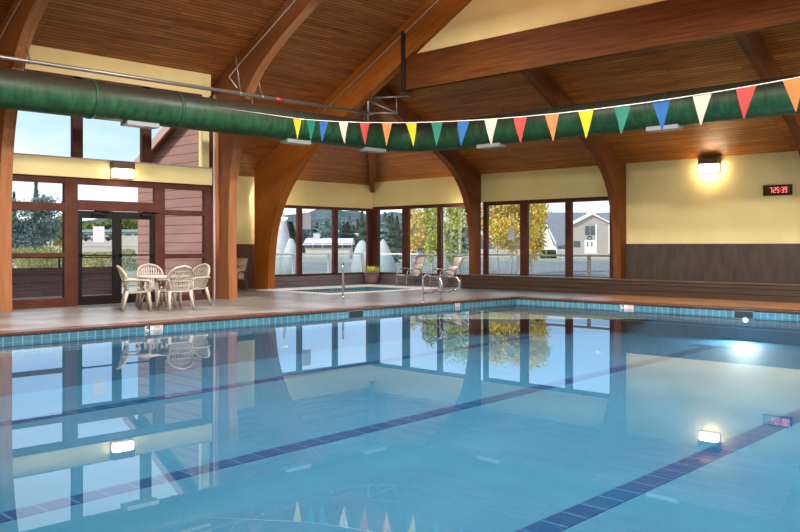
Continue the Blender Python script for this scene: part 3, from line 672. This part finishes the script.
# ------------------------------------------------------------------ patio furniture
def resin_chair(label, loc, rz):
    """front faces -Y"""
    t = thing('resin_armchair', label, 'chair', loc, rz, 'beige resin armchairs round the patio table')
    # seat
    bm = bmesh.new(); g = []
    for j in range(7):
        y = -.25+.48*j/6; row = []
        for i in range(9):
            x = (-.24+.48*i/8)*(1-.10*(j/6)); z = .41-.025*math.sin(math.pi*j/6)*math.cos(x*5)+(.0 if j else -.03)
            row.append(bm.verts.new((x, y, z)))
        g.append(row)
    for a, b in zip(g, g[1:]):
        for i in range(8): f = bm.faces.new([a[i], a[i+1], b[i+1], b[i]]); f.smooth = True
    o = obj('seat', bm, RESIN, t); m = o.modifiers.new('thick', 'SOLIDIFY'); m.thickness = .025
    # fan-shaped back: rim, lattice slats
    def bp(s, q): # s in -1..1 across, q 0..1 up
        half = .17+.125*math.sin(min(q*1.25, 1)*math.pi/2)
        if q > .52: half *= math.sqrt(max(0, 1-((q-.52)/.48)**2))
        x = s*half; z = .40+.53*q; y = .22+.16*q-.10*(x/.3)**2
        return Vector((x, y, z))
    bm = bmesh.new(); rim = [bp(-1, q/14) for q in range(15)]+[bp(1, q/14) for q in range(13, -1, -1)]
    add_tube(bm, rim, .03, 8); rim_o = obj('back_rim', bm, RESIN, t)
    bm = bmesh.new()
    for k in range(-5, 6):
        s0 = k/5.6; top = .985 if abs(s0) < .2 else .52+.48*math.sqrt(max(0, 1-abs(s0)**2))*.97
        pts = []
        for q in range(9):
            qq = top*q/8; p = bp(0, qq); xx = s0*(.17+.125*math.sin(min(qq*1.25, 1)*math.pi/2)); pts.append(Vector((xx, .22+.16*qq-.10*(xx/.3)**2, p.z)))
        w = .016
        for a, b in zip(pts, pts[1:]):
            bm.faces.new([bm.verts.new(a+Vector((-w, 0, 0))), bm.verts.new(a+Vector((w, 0, 0))), bm.verts.new(b+Vector((w, 0, 0))), bm.verts.new(b+Vector((-w, 0, 0)))])
    for q in (.22, .42, .62, .8):
        pts = [bp(s/6, q)+Vector((0, .004, 0)) for s in range(-6, 7)]
        for a, b in zip(pts, pts[1:]):
            bm.faces.new([bm.verts.new(a+Vector((0, 0, -.012))), bm.verts.new(b+Vector((0, 0, -.012))), bm.verts.new(b+Vector((0, 0, .012))), bm.verts.new(a+Vector((0, 0, .012)))])
    o = obj('back_lattice', bm, RESIN, rim_o); m = o.modifiers.new('thick', 'SOLIDIFY'); m.thickness = .008; m.offset = 0
    for sx in (-1, 1):
        bm = bmesh.new(); pts = spline([(sx*.285, .27, .64), (sx*.30, .1, .645), (sx*.30, -.12, .64), (sx*.285, -.24, .61), (sx*.27, -.25, .5), (sx*.255, -.235, .40)], 4)
        add_tube(bm, pts, .024, 8); obj('armrest', bm, RESIN, t)
        for (y0, y1, r0) in ((-.22, -.27, .032), (.2, .30, .032)):
            bm = bmesh.new(); add_tube(bm, [(sx*.235, y0, .42), (sx*.265, (y0+y1)/2, .2), (sx*.285, y1, 0)], .03, 8, radii=[.04, .033, .024]); obj('leg', bm, RESIN, t)
    return t
# table
tb = thing('patio_table', 'round pale resin table between the four beige armchairs', 'table', (9.68, 16.72, 0))
bm = bmesh.new(); add_lathe(bm, [(.40, .665), (.45, .66), (.455, .70), (.44, .712), (.0001, .712)], 40); obj('tabletop', bm, RESINW, tb)
for k in range(4):
    a = math.pi/4+k*math.pi/2+.2; c, s_ = math.cos(a), math.sin(a)
    bm = bmesh.new(); add_tube(bm, [(c*.30, s_*.30, .66), (c*.34, s_*.34, .33), (c*.38, s_*.38, 0)], .03, 8, radii=[.045, .038, .03]); obj('leg', bm, RESIN, tb)
    bm = bmesh.new(); pts = [(c*.33*math.cos(q)*1.0, s_*.33*math.cos(q), .28*math.sin(q)+.12) for q in [math.pi/2*i/8 for i in range(9)]]
    add_tube(bm, pts, .018, 8); obj('brace', bm, RESINW, tb)
def face(loc, tgt):
    d = Vector(tgt)-Vector(loc); return math.atan2(d.y, d.x)+math.pi/2
tc_ = (9.70, 16.72, 0)
for loc, lab, off in (((9.06, 16.50, 0), 'beige resin armchair left of the patio table, seen from its side', -.75),
                 ((9.98, 17.50, 0), 'beige resin armchair behind the patio table by the door', 0),
                 ((9.68, 16.02, 0), 'beige resin armchair in front of the table, its back to the pool', 0),
                 ((10.62, 16.85, 0), 'beige resin armchair right of the patio table beside the arch leg', 0)):
    resin_chair(lab, loc, face(loc, tc_)+off)
def sling_chair(label, loc, rz, fmat, smat, recl=.33):
    """front faces -Y"""
    t = thing('sling_chair', label, 'chair', loc, rz, 'low sling lounge chairs')
    for sx in (-1, 1):
        bm = bmesh.new(); x = sx*.29
        pts = spline([(x, -.36, .0), (x, -.33, .30), (x, -.28, .52), (x, -.12, .58), (x, .12, .58), (x, .27, .52), (x, .32, .3), (x, .38, 0)], 5)
        add_tube(bm, pts, .019, 8); obj('side_frame', bm, fmat, t)
        bm = bmesh.new(); x = sx*.26
        add_tube(bm, spline([(x, -.42, .36), (x, -.30, .385), (x, .12, .33), (x, .20, .38), (x, .26+recl*.5, .72), (x, .26+recl*.9, 1.0)], 5), .016, 8); obj('sling_rail', bm, fmat, t)
    bm = bmesh.new(); add_tube(bm, [(-.26, .26+recl*.9, 1.0), (.26, .26+recl*.9, 1.0)], .016, 8); obj('cross_bar', bm, fmat, t)
    for y in (-.30, .31):
        bm = bmesh.new(); add_tube(bm, [(-.29, y, .36 if y < 0 else .33), (.29, y, .36 if y < 0 else .33)], .014, 8); obj('cross_bar', bm, fmat, t)
    def strip(name, pts):
        bm = bmesh.new()
        for a, b in zip(pts, pts[1:]):
            f = bm.faces.new([bm.verts.new((-.25, *a)), bm.verts.new((.25, *a)), bm.verts.new((.25, *b)), bm.verts.new((-.25, *b))]); f.smooth = True
        o = obj(name, bm, smat, t); m = o.modifiers.new('thick', 'SOLIDIFY'); m.thickness = .01
    strip('seat', [(-.42, .365), (-.30, .385), (-.1, .345), (.12, .325), (.19, .37)])
    strip('backrest', [(.19, .37), (.24, .55), (.26+recl*.5, .72), (.26+recl*.9, .99)])
    return t
AL = M('silver_chair_frame', (.30, .28, .27), .35, .6)
def toward(px): a = at(px, 30); return a
r1 = face((0, 0, 0), (-.98, .18, 0)); r2 = face((0, 0, 0), (-.95, .3, 0))
sling_chair('beige sling lounge chair nearer the plant pot by the corner windows', (21.2, 20.15, 0), r1, AL, SLING, .25)
sling_chair('beige sling lounge chair nearer the half arch, behind the grab rails', (21.1, 18.52, 0), r2, AL, SLING, .36)
sling_chair('bronze framed sling chair in the recess behind the arch leg', (15.02, 21.6, 0), math.radians(-60), M('bronze_frame', (.10, .07, .05), .4, .4), M('tan_sling', (.38, .30, .22), .7))
# planter
pt = thing('planter', 'mauve glazed pot with yellow-green plant in the far corner', 'planter', (21.55, 22.38, 0))
bm = bmesh.new(); add_lathe(bm, [(.19, 0), (.23, .08), (.26, .24), (.27, .36), (.285, .37), (.285, .42), (.255, .42), (.24, .36), (.0001, .36)], 28); obj('pot', bm, POTM, pt)
bm = bmesh.new()
for k in range(90):
    a = random.uniform(0, 2*math.pi); L_ = random.uniform(.18, .38); ele = random.uniform(.35, 1.4); w = random.uniform(.035, .065)
    b0 = Vector((.1*math.cos(a), .1*math.sin(a), .36)); d_ = Vector((math.cos(a)*math.cos(ele), math.sin(a)*math.cos(ele), math.sin(ele)))
    sd = Vector((-math.sin(a), math.cos(a), random.uniform(-.3, .3)))*w
    m1 = b0+d_*L_*.6; tip = b0+d_*L_+Vector((0, 0, -.05))
    bm.faces.new([bm.verts.new(b0), bm.verts.new(m1+sd), bm.verts.new(tip), bm.verts.new(m1-sd)])
obj('leaves', bm, LEAFY, pt)
# notices stuck on the glass (local -Y faces the room)
def notice(loc, rz, w, h_, label):
    bm = bmesh.new(); add_box(bm, -w/2, w/2, -.003, 0, -h_/2, h_/2); o = obj('notice', bm, PAPER); o.location = loc; o.rotation_euler = (0, 0, rz); tag(o, label, 'notice', 'paper notices on the glass')
notice((9.32, VL+.042, 1.62), 0, .28, .36, 'paper notice taped to the left leaf of the double door')
notice((18.85, VF+.064, 2.2), 0, .36, .55, 'paper notice on the corner window left of the hot tub')
notice((UR+.064, 16.45, 1.72), -math.pi/2, .24, .36, 'paper notice on the right window in front of the autumn tree')

# ------------------------------------------------------------------ outdoors
GRASS = noisy('dry_grass', (.34, .30, .22), (.44, .40, .32), nscale=.25, detail=8, rough=.9, spec=.1)
ASPH = noisy('blue_grey_asphalt', (.25, .25, .25), (.34, .335, .325), nscale=.4, detail=6, rough=.95, spec=0)
TERR = noisy('terrace_concrete', (.42, .41, .39), (.5, .49, .47), nscale=2, rough=.8)
HILL = noisy('forested_hill', (.055, .085, .098), (.12, .155, .155), nscale=.06, detail=10, rough=1, spec=0)
# ground: flat by the building, rising gently away to the left
bm = bmesh.new(); grid = []
cols = list(range(-900, 1901, 40)); rows = [20, 35, 45, 60, 80, 100, 130, 170, 220, 300, 450, 900]
for D in rows:
    row = []
    for px in cols:
        u, v = at(px, D); s = 1 if px < 250 else max(0, 1-(px-250)/180)
        row.append(bm.verts.new((u, v, -.35+s*.028*max(0, min(D, 200)-92)+.0006*max(0, D-220))))
    grid.append(row)
for a, b in zip(grid, grid[1:]):
    for k in range(len(cols)-1): bm.faces.new([a[k], a[k+1], b[k+1], b[k]])
struct(obj('ground', bm, GRASS), 'dry grass ground outside', 'ground')
bm = bmesh.new(); P = [at(240, 34), at(420, 34), at(760, 34), at(760, 92), at(430, 92), at(240, 86)]
add_poly(bm, [(u, v, -.34) for u, v in P], (0, 0, .05)); struct(obj('parking_lot', bm, ASPH), 'blue grey asphalt road and parking lot outside', 'road')
struct(boxes('terrace', [(UR+.16, 24.8, 8, 26.3, -.2, -.06), (6.5, UR+.16, VF+.2, 26.3, -.2, -.06), (7.08, 12.62, VL+.16, VF+.2, -.2, -.04)], TERR), 'concrete terrace outside the windows', 'terrace')
# terrace railings
RAILM = M('tan_rail', (.42, .35, .27), .6); RAILG = M('grey_rail', (.55, .53, .50), .5); PANEL = glassy('rail_glass', (.82, .88, .90), 1.5)
def railing(p0, p1, n, mat, label, h=1.13):
    r = thing('terrace_railing', label, 'railing', (*p0, -.06)); p0, p1 = Vector(p0), Vector(p1); dd = p1-p0; ln = dd.length
    r.rotation_euler = (0, 0, math.atan2(dd.y, dd.x))
    boxes('top_rail', [(0, ln, -.06, .06, h-.07, h)], mat, r, .01); boxes('bottom_rail', [(0, ln, -.03, .03, .1, .15)], mat, r)
    for k in range(n+1): x = ln*k/n; boxes('post', [(x-.045, x+.045, -.045, .045, 0, h-.07)], mat, r)
    for k in range(n): boxes('panel', [(ln*k/n+.06, ln*(k+1)/n-.06, -.006, .006, .17, h-.12)], PANEL, r)
railing((24.3, 10.0), (24.3, 17.6), 3, RAILM, 'tan terrace railing outside the right window')
railing((24.3, 17.9), (24.3, 25.6), 3, RAILG, 'pale grey terrace railing outside the right corner window')
railing((13.5, 25.7), (24.2, 25.7), 6, RAILG, 'pale grey terrace railing outside the left corner window')
# porch parapet with rail
PARA = boards('brown_parapet_boards', ((.13, .085, .08), (.17, .11, .105)), (.05, .03, .03), 0, .2, 40, vert=True, rough=.7)
pp_ = thing('parapet', 'brown boarded parapet of the porch outside the double door', 'parapet', (9.8, 23.6, -.05))
boxes('board_panel', [(-3.6, 2.6, -.05, .05, 0, .80)], PARA, pp_)
boxes('hand_rail', [(-1.0, 2.6, -.02, .02, 1.06, 1.09)], BLACK, pp_, label='thin dark handrail')
for x in (-1.0, .8, 2.55): boxes('rail_post', [(x-.02, x+.02, -.02, .02, .8, 1.06)], BLACK, pp_)

# hills
bm = bmesh.new(); G = []; cols = list(range(-1000, 2000, 12))
def hy(px): return 217+4*math.sin(px*.013)+3*math.sin(px*.031+1)+1.5*math.sin(px*.09)+22*max(0, min(1, (px-430)/60))
for j, (D, f) in enumerate(((420, 0), (470, .35), (520, .62), (570, .85), (610, 1), (700, .5))):
    row = []
    for px in cols:
        u, v = at(px, D); z = zat(hy(px), 610); row.append(bm.verts.new((u, v, -3 if j == 0 else 1+(z-1)*f+(random.uniform(-1, 1.6) if j < 5 else 0))))
    G.append(row)
for a, b in zip(G, G[1:]):
    for k in range(len(cols)-1): bm.faces.new([a[k], a[k+1], b[k+1], b[k]])
struct(obj('hills', bm, HILL), 'low forested hills on the horizon', 'hills')

# trees
BARK = M('brown_bark', (.12, .08, .06), .9); BIRCH = M('white_bark', (.70, .68, .63), .7)
CON1 = leafmat('conifer_needles', (.022, .05, .03), (.075, .12, .065)); CON2 = leafmat('blue_spruce_needles', (.08, .14, .14), (.20, .29, .27))
DEC1 = leafmat('green_leaves', (.06, .11, .02), (.20, .25, .06)); AUT = leafmat('autumn_leaves', (.42, .48, .08), (.90, .50, .12)); ASP = leafmat('aspen_leaves', (.24, .32, .06), (.58, .55, .12))
SHR = leafmat('meadow_shrubs', (.22, .25, .07), (.46, .42, .17))
def leaf(bm, c, s, n=None):
    n = n or Vector((random.gauss(0, 1), random.gauss(0, 1), random.gauss(0, 1))).normalized()
    a = n.orthogonal().normalized(); b = n.cross(a); r = random.uniform(0, 6.3); a, b = a*math.cos(r)+b*math.sin(r), b*math.cos(r)-a*math.sin(r)
    bm.faces.new([bm.verts.new(c+a*s), bm.verts.new(c+b*s*.6), bm.verts.new(c-a*s), bm.verts.new(c-b*s*.6)])
def conifer_parts(t, h, r, mat, n=900, ls=.024):
    bm = bmesh.new(); add_tube(bm, [(0, 0, 0), (0, 0, h*.95)], .1, 7, radii=[.02*h, .004*h]); obj('trunk', bm, BARK, t)
    bm = bmesh.new()
    for k in range(n):
        f = random.random()**.75; z = h*(.08+.92*(1-f)); tier = .75+.25*math.sin(z/h*44)
        rr = r*f*tier*math.sqrt(random.uniform(.25, 1)); a = random.uniform(0, 6.283)
        leaf(bm, Vector((rr*math.cos(a), rr*math.sin(a), z-.12*rr)), h*ls*random.uniform(.7, 1.5), Vector((math.cos(a)*.5, math.sin(a)*.5, .8+random.uniform(-.4, .4))).normalized())
    leaf(bm, Vector((0, 0, h*.99)), h*.02); obj('foliage', bm, mat, t)
def broad_parts(t, h, r, mat, bark, n=1500, ls=.11, stems=1, low=.35):
    bm = bmesh.new(); tips = []
    for s in range(stems):
        a0 = s*2.4; bx, by = (.35*math.cos(a0)*(stems > 1), .35*math.sin(a0)*(stems > 1)); lean = Vector((.06*math.cos(a0), .06*math.sin(a0), 1))
        add_tube(bm, [Vector((bx, by, 0)), Vector((bx, by, 0))+lean*h*.5, Vector((bx, by, 0))+lean*h*.93], .1, 7, radii=[.017*h, .011*h, .003*h])
        for k in range(7):
            q = random.uniform(.35, .85); b0 = Vector((bx, by, 0))+lean*h*q; a = random.uniform(0, 6.28); e_ = b0+Vector((math.cos(a)*r*.7, math.sin(a)*r*.7, h*.14)); tips.append(e_)
            add_tube(bm, [b0, (b0+e_)/2+Vector((0, 0, .05*h)), e_], .02, 5, radii=[.006*h, .004*h, .002*h])
    obj('trunk', bm, bark, t); bm = bmesh.new(); cl = []
    for k in range(26):
        q = random.uniform(low, 1); rr = r*math.sin(math.pi*min(1, .12+.8*(1-q)+.15))**.7*math.sqrt(random.random()); a = random.uniform(0, 6.28); cl.append(Vector((rr*math.cos(a), rr*math.sin(a), h*q)))
    cl += tips
    for k in range(n):
        c = random.choice(cl); leaf(bm, c+Vector((random.gauss(0, r*.2), random.gauss(0, r*.2), random.gauss(0, h*.055))), ls*random.uniform(.6, 1.4))
    obj('foliage', bm, mat, t)
def gz(px, D): s = 1 if px < 250 else max(0, 1-(px-250)/180); return -.37+s*.028*max(0, min(D, 200)-92)
def tree(kind, px, D, topy, wpx, mat, label, bark=BARK, group=None, name=None, **kw):
    z0 = gz(px, D); h = zat(topy, D)-z0
    t = thing(name or ('conifer' if kind == 'c' else 'broadleaf_tree'), label, 'tree', (*at(px, D), z0), random.uniform(0, 6), group)
    (conifer_parts(t, h, wpx/2*D/860, mat, **kw) if kind == 'c' else broad_parts(t, h, wpx/2*D/860, mat, bark, **kw)); return t
tree('b', 34, 75, 200, 46, CON2, 'large blue-green bushy tree outside the left window bay', n=11000, ls=.105, low=.1)
tree('c', 36, 85, 181, 22, CON2, 'slim conifer tip rising above the blue-green bushy tree', n=1200)
tree('c', 14, 95, 192, 20, CON1, 'conifer half hidden by the left arch leg', n=800)
tree('b', 66, 100, 218, 26, SHR, 'yellow-green tree at the post left of the double door', n=2500, ls=.2)
tree('b', 96, 188, 224, 30, DEC1, 'green tree behind the low building, seen through the left door leaf', n=2500, ls=.28)
tree('b', 128, 190, 220, 34, DEC1, 'green tree behind the low building, seen through the right door leaf', n=2500, ls=.28)
# belt of conifers beyond the far corner windows: copies of three grown trees
protos = []
for i, (h, r, m) in enumerate(((13, 3.0, CON1), (11, 3.2, CON2), (15, 3.3, CON1))):
    t = thing('conifer', 'conifer in the tree belt beyond the far corner windows', 'tree', (*at(290+i*28, 140), gz(290, 140)), 0, 'conifers beyond the far corner windows')
    conifer_parts(t, h, r*1.25, m, 2200, .034); protos.append(t); z0 = gz(290+i*28, 140); t.scale = (1, 1, (zat(222, 140)-z0)/h); t.location.z = z0
for k in range(32):
    px = 272+k*5.9+random.uniform(-3, 3); D = (122 if k % 2 else 170) if not 318 < px < 368 else 172; p = protos[k % 3]; z0 = gz(px, D); h = (13, 11, 15)[k % 3]
    ty = random.uniform(216, 230) if px < 380 else random.uniform(208, 222); s = (zat(ty, D)-z0)/h
    dup(p, (*at(px, D), z0), k*1.3, 'conifer in the tree belt beyond the far corner windows', (s*1.1, s*1.1, s))
tree('c', 362, 80, 209, 24, CON1, 'tall conifer standing left of the corner post', n=1600)
tree('c', 392, 75, 213, 34, CON1, 'broad conifer right of the corner post', n=2000)
tree('b', 330, 128, 219, 26, CON2, 'grey-green tree above the long white roof', n=2600, ls=.15)
tree('b', 418, 60, 206, 22, AUT, 'orange autumn tree in the middle pane of the right corner window', bark=BIRCH, n=2200, ls=.085)
tree('b', 432, 52, 200, 18, ASP, 'slim yellow-green aspen next to the orange autumn tree', bark=BIRCH, n=2500, ls=.075, low=.2)
tree('b', 453, 46, 190, 34, ASP, 'clump of white-stemmed aspens in the last corner pane', bark=BIRCH, n=4500, ls=.065, stems=4, low=.15)
tree('b', 505, 46, 190, 56, AUT, 'yellow and orange birch tree behind the paper notice', bark=BIRCH, n=13000, ls=.066, stems=2, low=.3)
tree('b', 531, 52, 182, 34, AUT, 'golden green tree left of the church roof', bark=BIRCH, n=12000, ls=.07, low=.25)
# hedge and meadow shrubs
hd = Vector((*at(548, 120), -.37)); bm = bmesh.new()
for k in range(1500): leaf(bm, Vector((random.uniform(-1.3, 1.3), random.uniform(-1, 1), random.uniform(0, 1.15))), .16)
o = obj('hedge', bm, CON1); o.location = hd; o.rotation_euler = (0, 0, TH); tag(o, 'dark clipped hedge in front of the church side', 'hedge')
for i, (px, D, w, h, mm) in enumerate(((22, 55, 1.3, 1.6, SHR), (34, 52, 1.3, 1.45, SHR), (46, 56, 1.2, 1.7, SHR), (57, 53, 1.1, 1.5, SHR), (90, 58, 1.3, 1.3, SHR), (104, 62, 1.2, 1.3, SHR), (126, 60, 1.2, 1.5, SHR))):
    bm = bmesh.new()
    for k in range(1300):
        a = random.uniform(0, 6.28); f = random.random(); leaf(bm, Vector((w*math.sqrt(random.random())*math.cos(a)*(1-.5*f), w*math.sin(a)*(1-.5*f)*random.random(), h*f)), .065)
    o = obj('shrub', bm, mm); o.location = (*at(px, D), gz(px, D)); tag(o, 'yellow-green meadow shrub beyond the porch parapet', 'shrub', 'meadow shrubs beyond the parapet')

# buildings
CHW = noisy('greige_siding', (.38, .35, .32), (.42, .385, .355), (.1, .1, 8), 2, rough=.8); GLD = M('dark_glass', (.08, .10, .12), .15)
def building(name, label, px, D, z): return thing(name, label, 'building', (*at(px, D), z), -(math.pi/2-TH))
ch = building('church', 'greige church with white steeple and grey roof outside the right window', 592, 200, -.36); s = 200/860
def X(px): return (px-592)*s
def Z(py): return zat(py, 200)+.36
z0 = 0
boxes('front_wall', [(X(571.5), X(610), 0, 5, 0, Z(223))], CHW, ch)
bm = bmesh.new(); add_poly(bm, [(X(572), -.05, Z(224)), (X(612), -.05, Z(224)), (X(592), -.05, Z(214))], (0, 5, 0)); obj('front_gable', bm, CHW, ch)
bm = bmesh.new()
for sx in (-1, 1):
    e_ = X(571.5 if sx < 0 else 613)
    add_poly(bm, [(e_, -.6, Z(225)), (e_, -.6, Z(223.6)), (0, -.6, Z(213)), (0, -.6, Z(214.6))], (0, 5.6, 0))
obj('gable_trim', bm, WHITE, ch)
bm = bmesh.new(); add_poly(bm, [(X(549), 12, Z(210.5)), (X(700), 12, Z(210.5)), (X(700), 4, Z(224)), (X(560), 4, Z(246)), (X(558), 5, Z(246))], (0, .3, 0)); obj('nave_roof', bm, SHING, ch)
bm = bmesh.new(); add_poly(bm, [(X(549), 12.1, Z(211)), (X(549.5), 12.1, 0), (X(561), 4.4, 0), (X(559), 4.4, Z(243))], (.3, .3, 0)); obj('nave_end_wall', bm, WHITE, ch)
boxes('nave_wall', [(X(609), X(700), 5, 11, 0, Z(223))], CHW, ch)
boxes('pilaster', [(X(595.5), X(597), -.12, 0, 0, Z(224)), (X(608.5), X(610), -.12, 0, 0, Z(224))], WHITE, ch)
bm = bmesh.new(); add_lathe(bm, [(1.3, Z(214)), (.75, Z(211)), (.42, Z(207)), (.28, Z(203)), (.02, Z(188))], 4); o = obj('steeple', bm, WHITE, ch); o.rotation_euler = (0, 0, math.pi/4); o.location = (0, 1.2, 0)
boxes('entrance_door', [(X(584.5), X(590), -.12, 0, 0, Z(240)), (X(590.2), X(595.5), -.12, 0, 0, Z(240))], WHITE, ch)
boxes('door_glass', [(X(586.8), X(588.2), -.14, -.12, Z(246.5), Z(241.8)), (X(591), X(592.4), -.14, -.12, Z(246.5), Z(241.8))], GLD, ch)
boxes('upper_window', [(X(585), X(589.4), -.1, 0, Z(235), Z(226)), (X(590.4), X(594.8), -.1, 0, Z(235), Z(226))], GLD, ch)
boxes('side_window', [(X(573.5), X(580), -.1, 0, Z(247), Z(241))], GLD, ch)
bm = bmesh.new(); add_tube(bm, [(X(589.5+2*math.cos(a*.4)), -.1, Z(238+1.8*math.sin(a*.4))) for a in range(16)], .09, 6, closed=True); obj('wreath', bm, CON1, ch)
def house(name, label, pxc, D, x0, x1, ytop, yeave, ybase, wall, roof, chim=None):
    b = building(name, label, pxc, D, zat(ybase, D)); k = D/860; zz = lambda py: zat(py, D)-zat(ybase, D)
    a0, a1 = (x0-pxc)*k, (x1-pxc)*k
    boxes('wall', [(a0+.3, a1-.3, 0, 7, -3, zz(yeave))], wall, b)
    bm = bmesh.new(); add_poly(bm, [(a0, -.5, zz(yeave)), (a0, 3.5, zz(ytop)), (a0, 7.5, zz(yeave))], (a1-a0, 0, 0)); obj('roof', bm, roof, b)
    n = max(2, int((x1-x0)/9)); 
    for i in range(n): q = a0+(a1-a0)*(i+.5)/n; boxes('window', [(q-.5, q+.5, -.04, 0, zz(ybase)+.8, zz(yeave)-.35)], GLD, b)
    if chim: boxes('chimney', [((chim-pxc)*k-.4, (chim-pxc)*k+.4, 3, 4, zz(ytop)-.6, zz(ytop)+.6)], wall, b)
PROOF = M('pale_metal_roof', (.62, .62, .66), .5); GROOF = M('green_metal_roof', (.10, .22, .16), .5); LW = M('pale_wall', (.5, .48, .45), .7)
house('house', 'long low house with pale roof and chimney beyond the corner window', 327, 105, 303, 352, 238, 245, 250, LW, PROOF, 314)
house('house', 'small pale roofed house among the conifers', 338, 150, 326, 347, 229, 233, 238, LW, PROOF)
house('house', 'pale roofed house behind the tall conifer by the corner post', 352, 140, 344, 362, 233, 237, 242, LW, PROOF)
house('low_building', 'long low building with green roof across the meadow', 108, 150, 78, 142, 229, 232, 240, LW, GROOF)
for i, (px, c, w) in enumerate(((97, (.5, .5, .52), 'silver'), (112, (.03, .03, .035), 'black'), (82, (.04, .05, .09), 'dark blue'))):
    D = 146; z = zat(241.2, D); t = thing('car', w+' parked car in front of the green roofed building', 'car', (*at(px, D), z), -(math.pi/2-TH), 'parked cars')
    bm = bmesh.new(); add_box(bm, -1.05, 1.05, 0, 1.6, .25, .8, .1); add_box(bm, -.6, .55, .15, 1.45, .8, 1.25, .15); obj('body', bm, M(w+'_car_paint', c, .3), t)
    for x in (-.65, .65): bm = bmesh.new(); add_tube(bm, [(x, -.02, .28), (x, .2, .28)], .28, 14); obj('wheel', bm, BLACK, t)
# covered terrace things, white covers
COVER = noisy('white_cover', (.36, .40, .40), (.43, .46, .46), nscale=3, rough=.7)
def cover(px, D, prof, label, name='covered_parasol'):
    z0 = -.33; bm = bmesh.new(); add_lathe(bm, prof, 20); o = obj(name, bm, COVER); o.location = (*at(px, D), z0); tag(o, label, 'cover')
cover(283, 42, [(.62, 0), (.66, .5), (.60, 1.2), (.36, 2.0), (.22, 2.6), (.07, 3.25), (.01, 3.3)], 'tall white covered parasol beside the big arch')
cover(291, 41, [(.45, 0), (.45, .9), (.32, 1.5), (.12, 2.0), (.01, 2.05)], 'lower white cover beside the tall covered parasol', 'covered_heater')
cover(362, 40, [(.52, 0), (.52, .7), (.42, 1.3), (.24, 1.75), (.1, 1.92), (.01, 1.95)], 'white covered parasol left of the corner post')
cover(383, 42, [(.75, 0), (.72, .6), (.5, 1.1), (.3, 1.6), (.05, 2.0), (.01, 2.02)], 'white pointed cover right of the corner post', 'covered_heater')
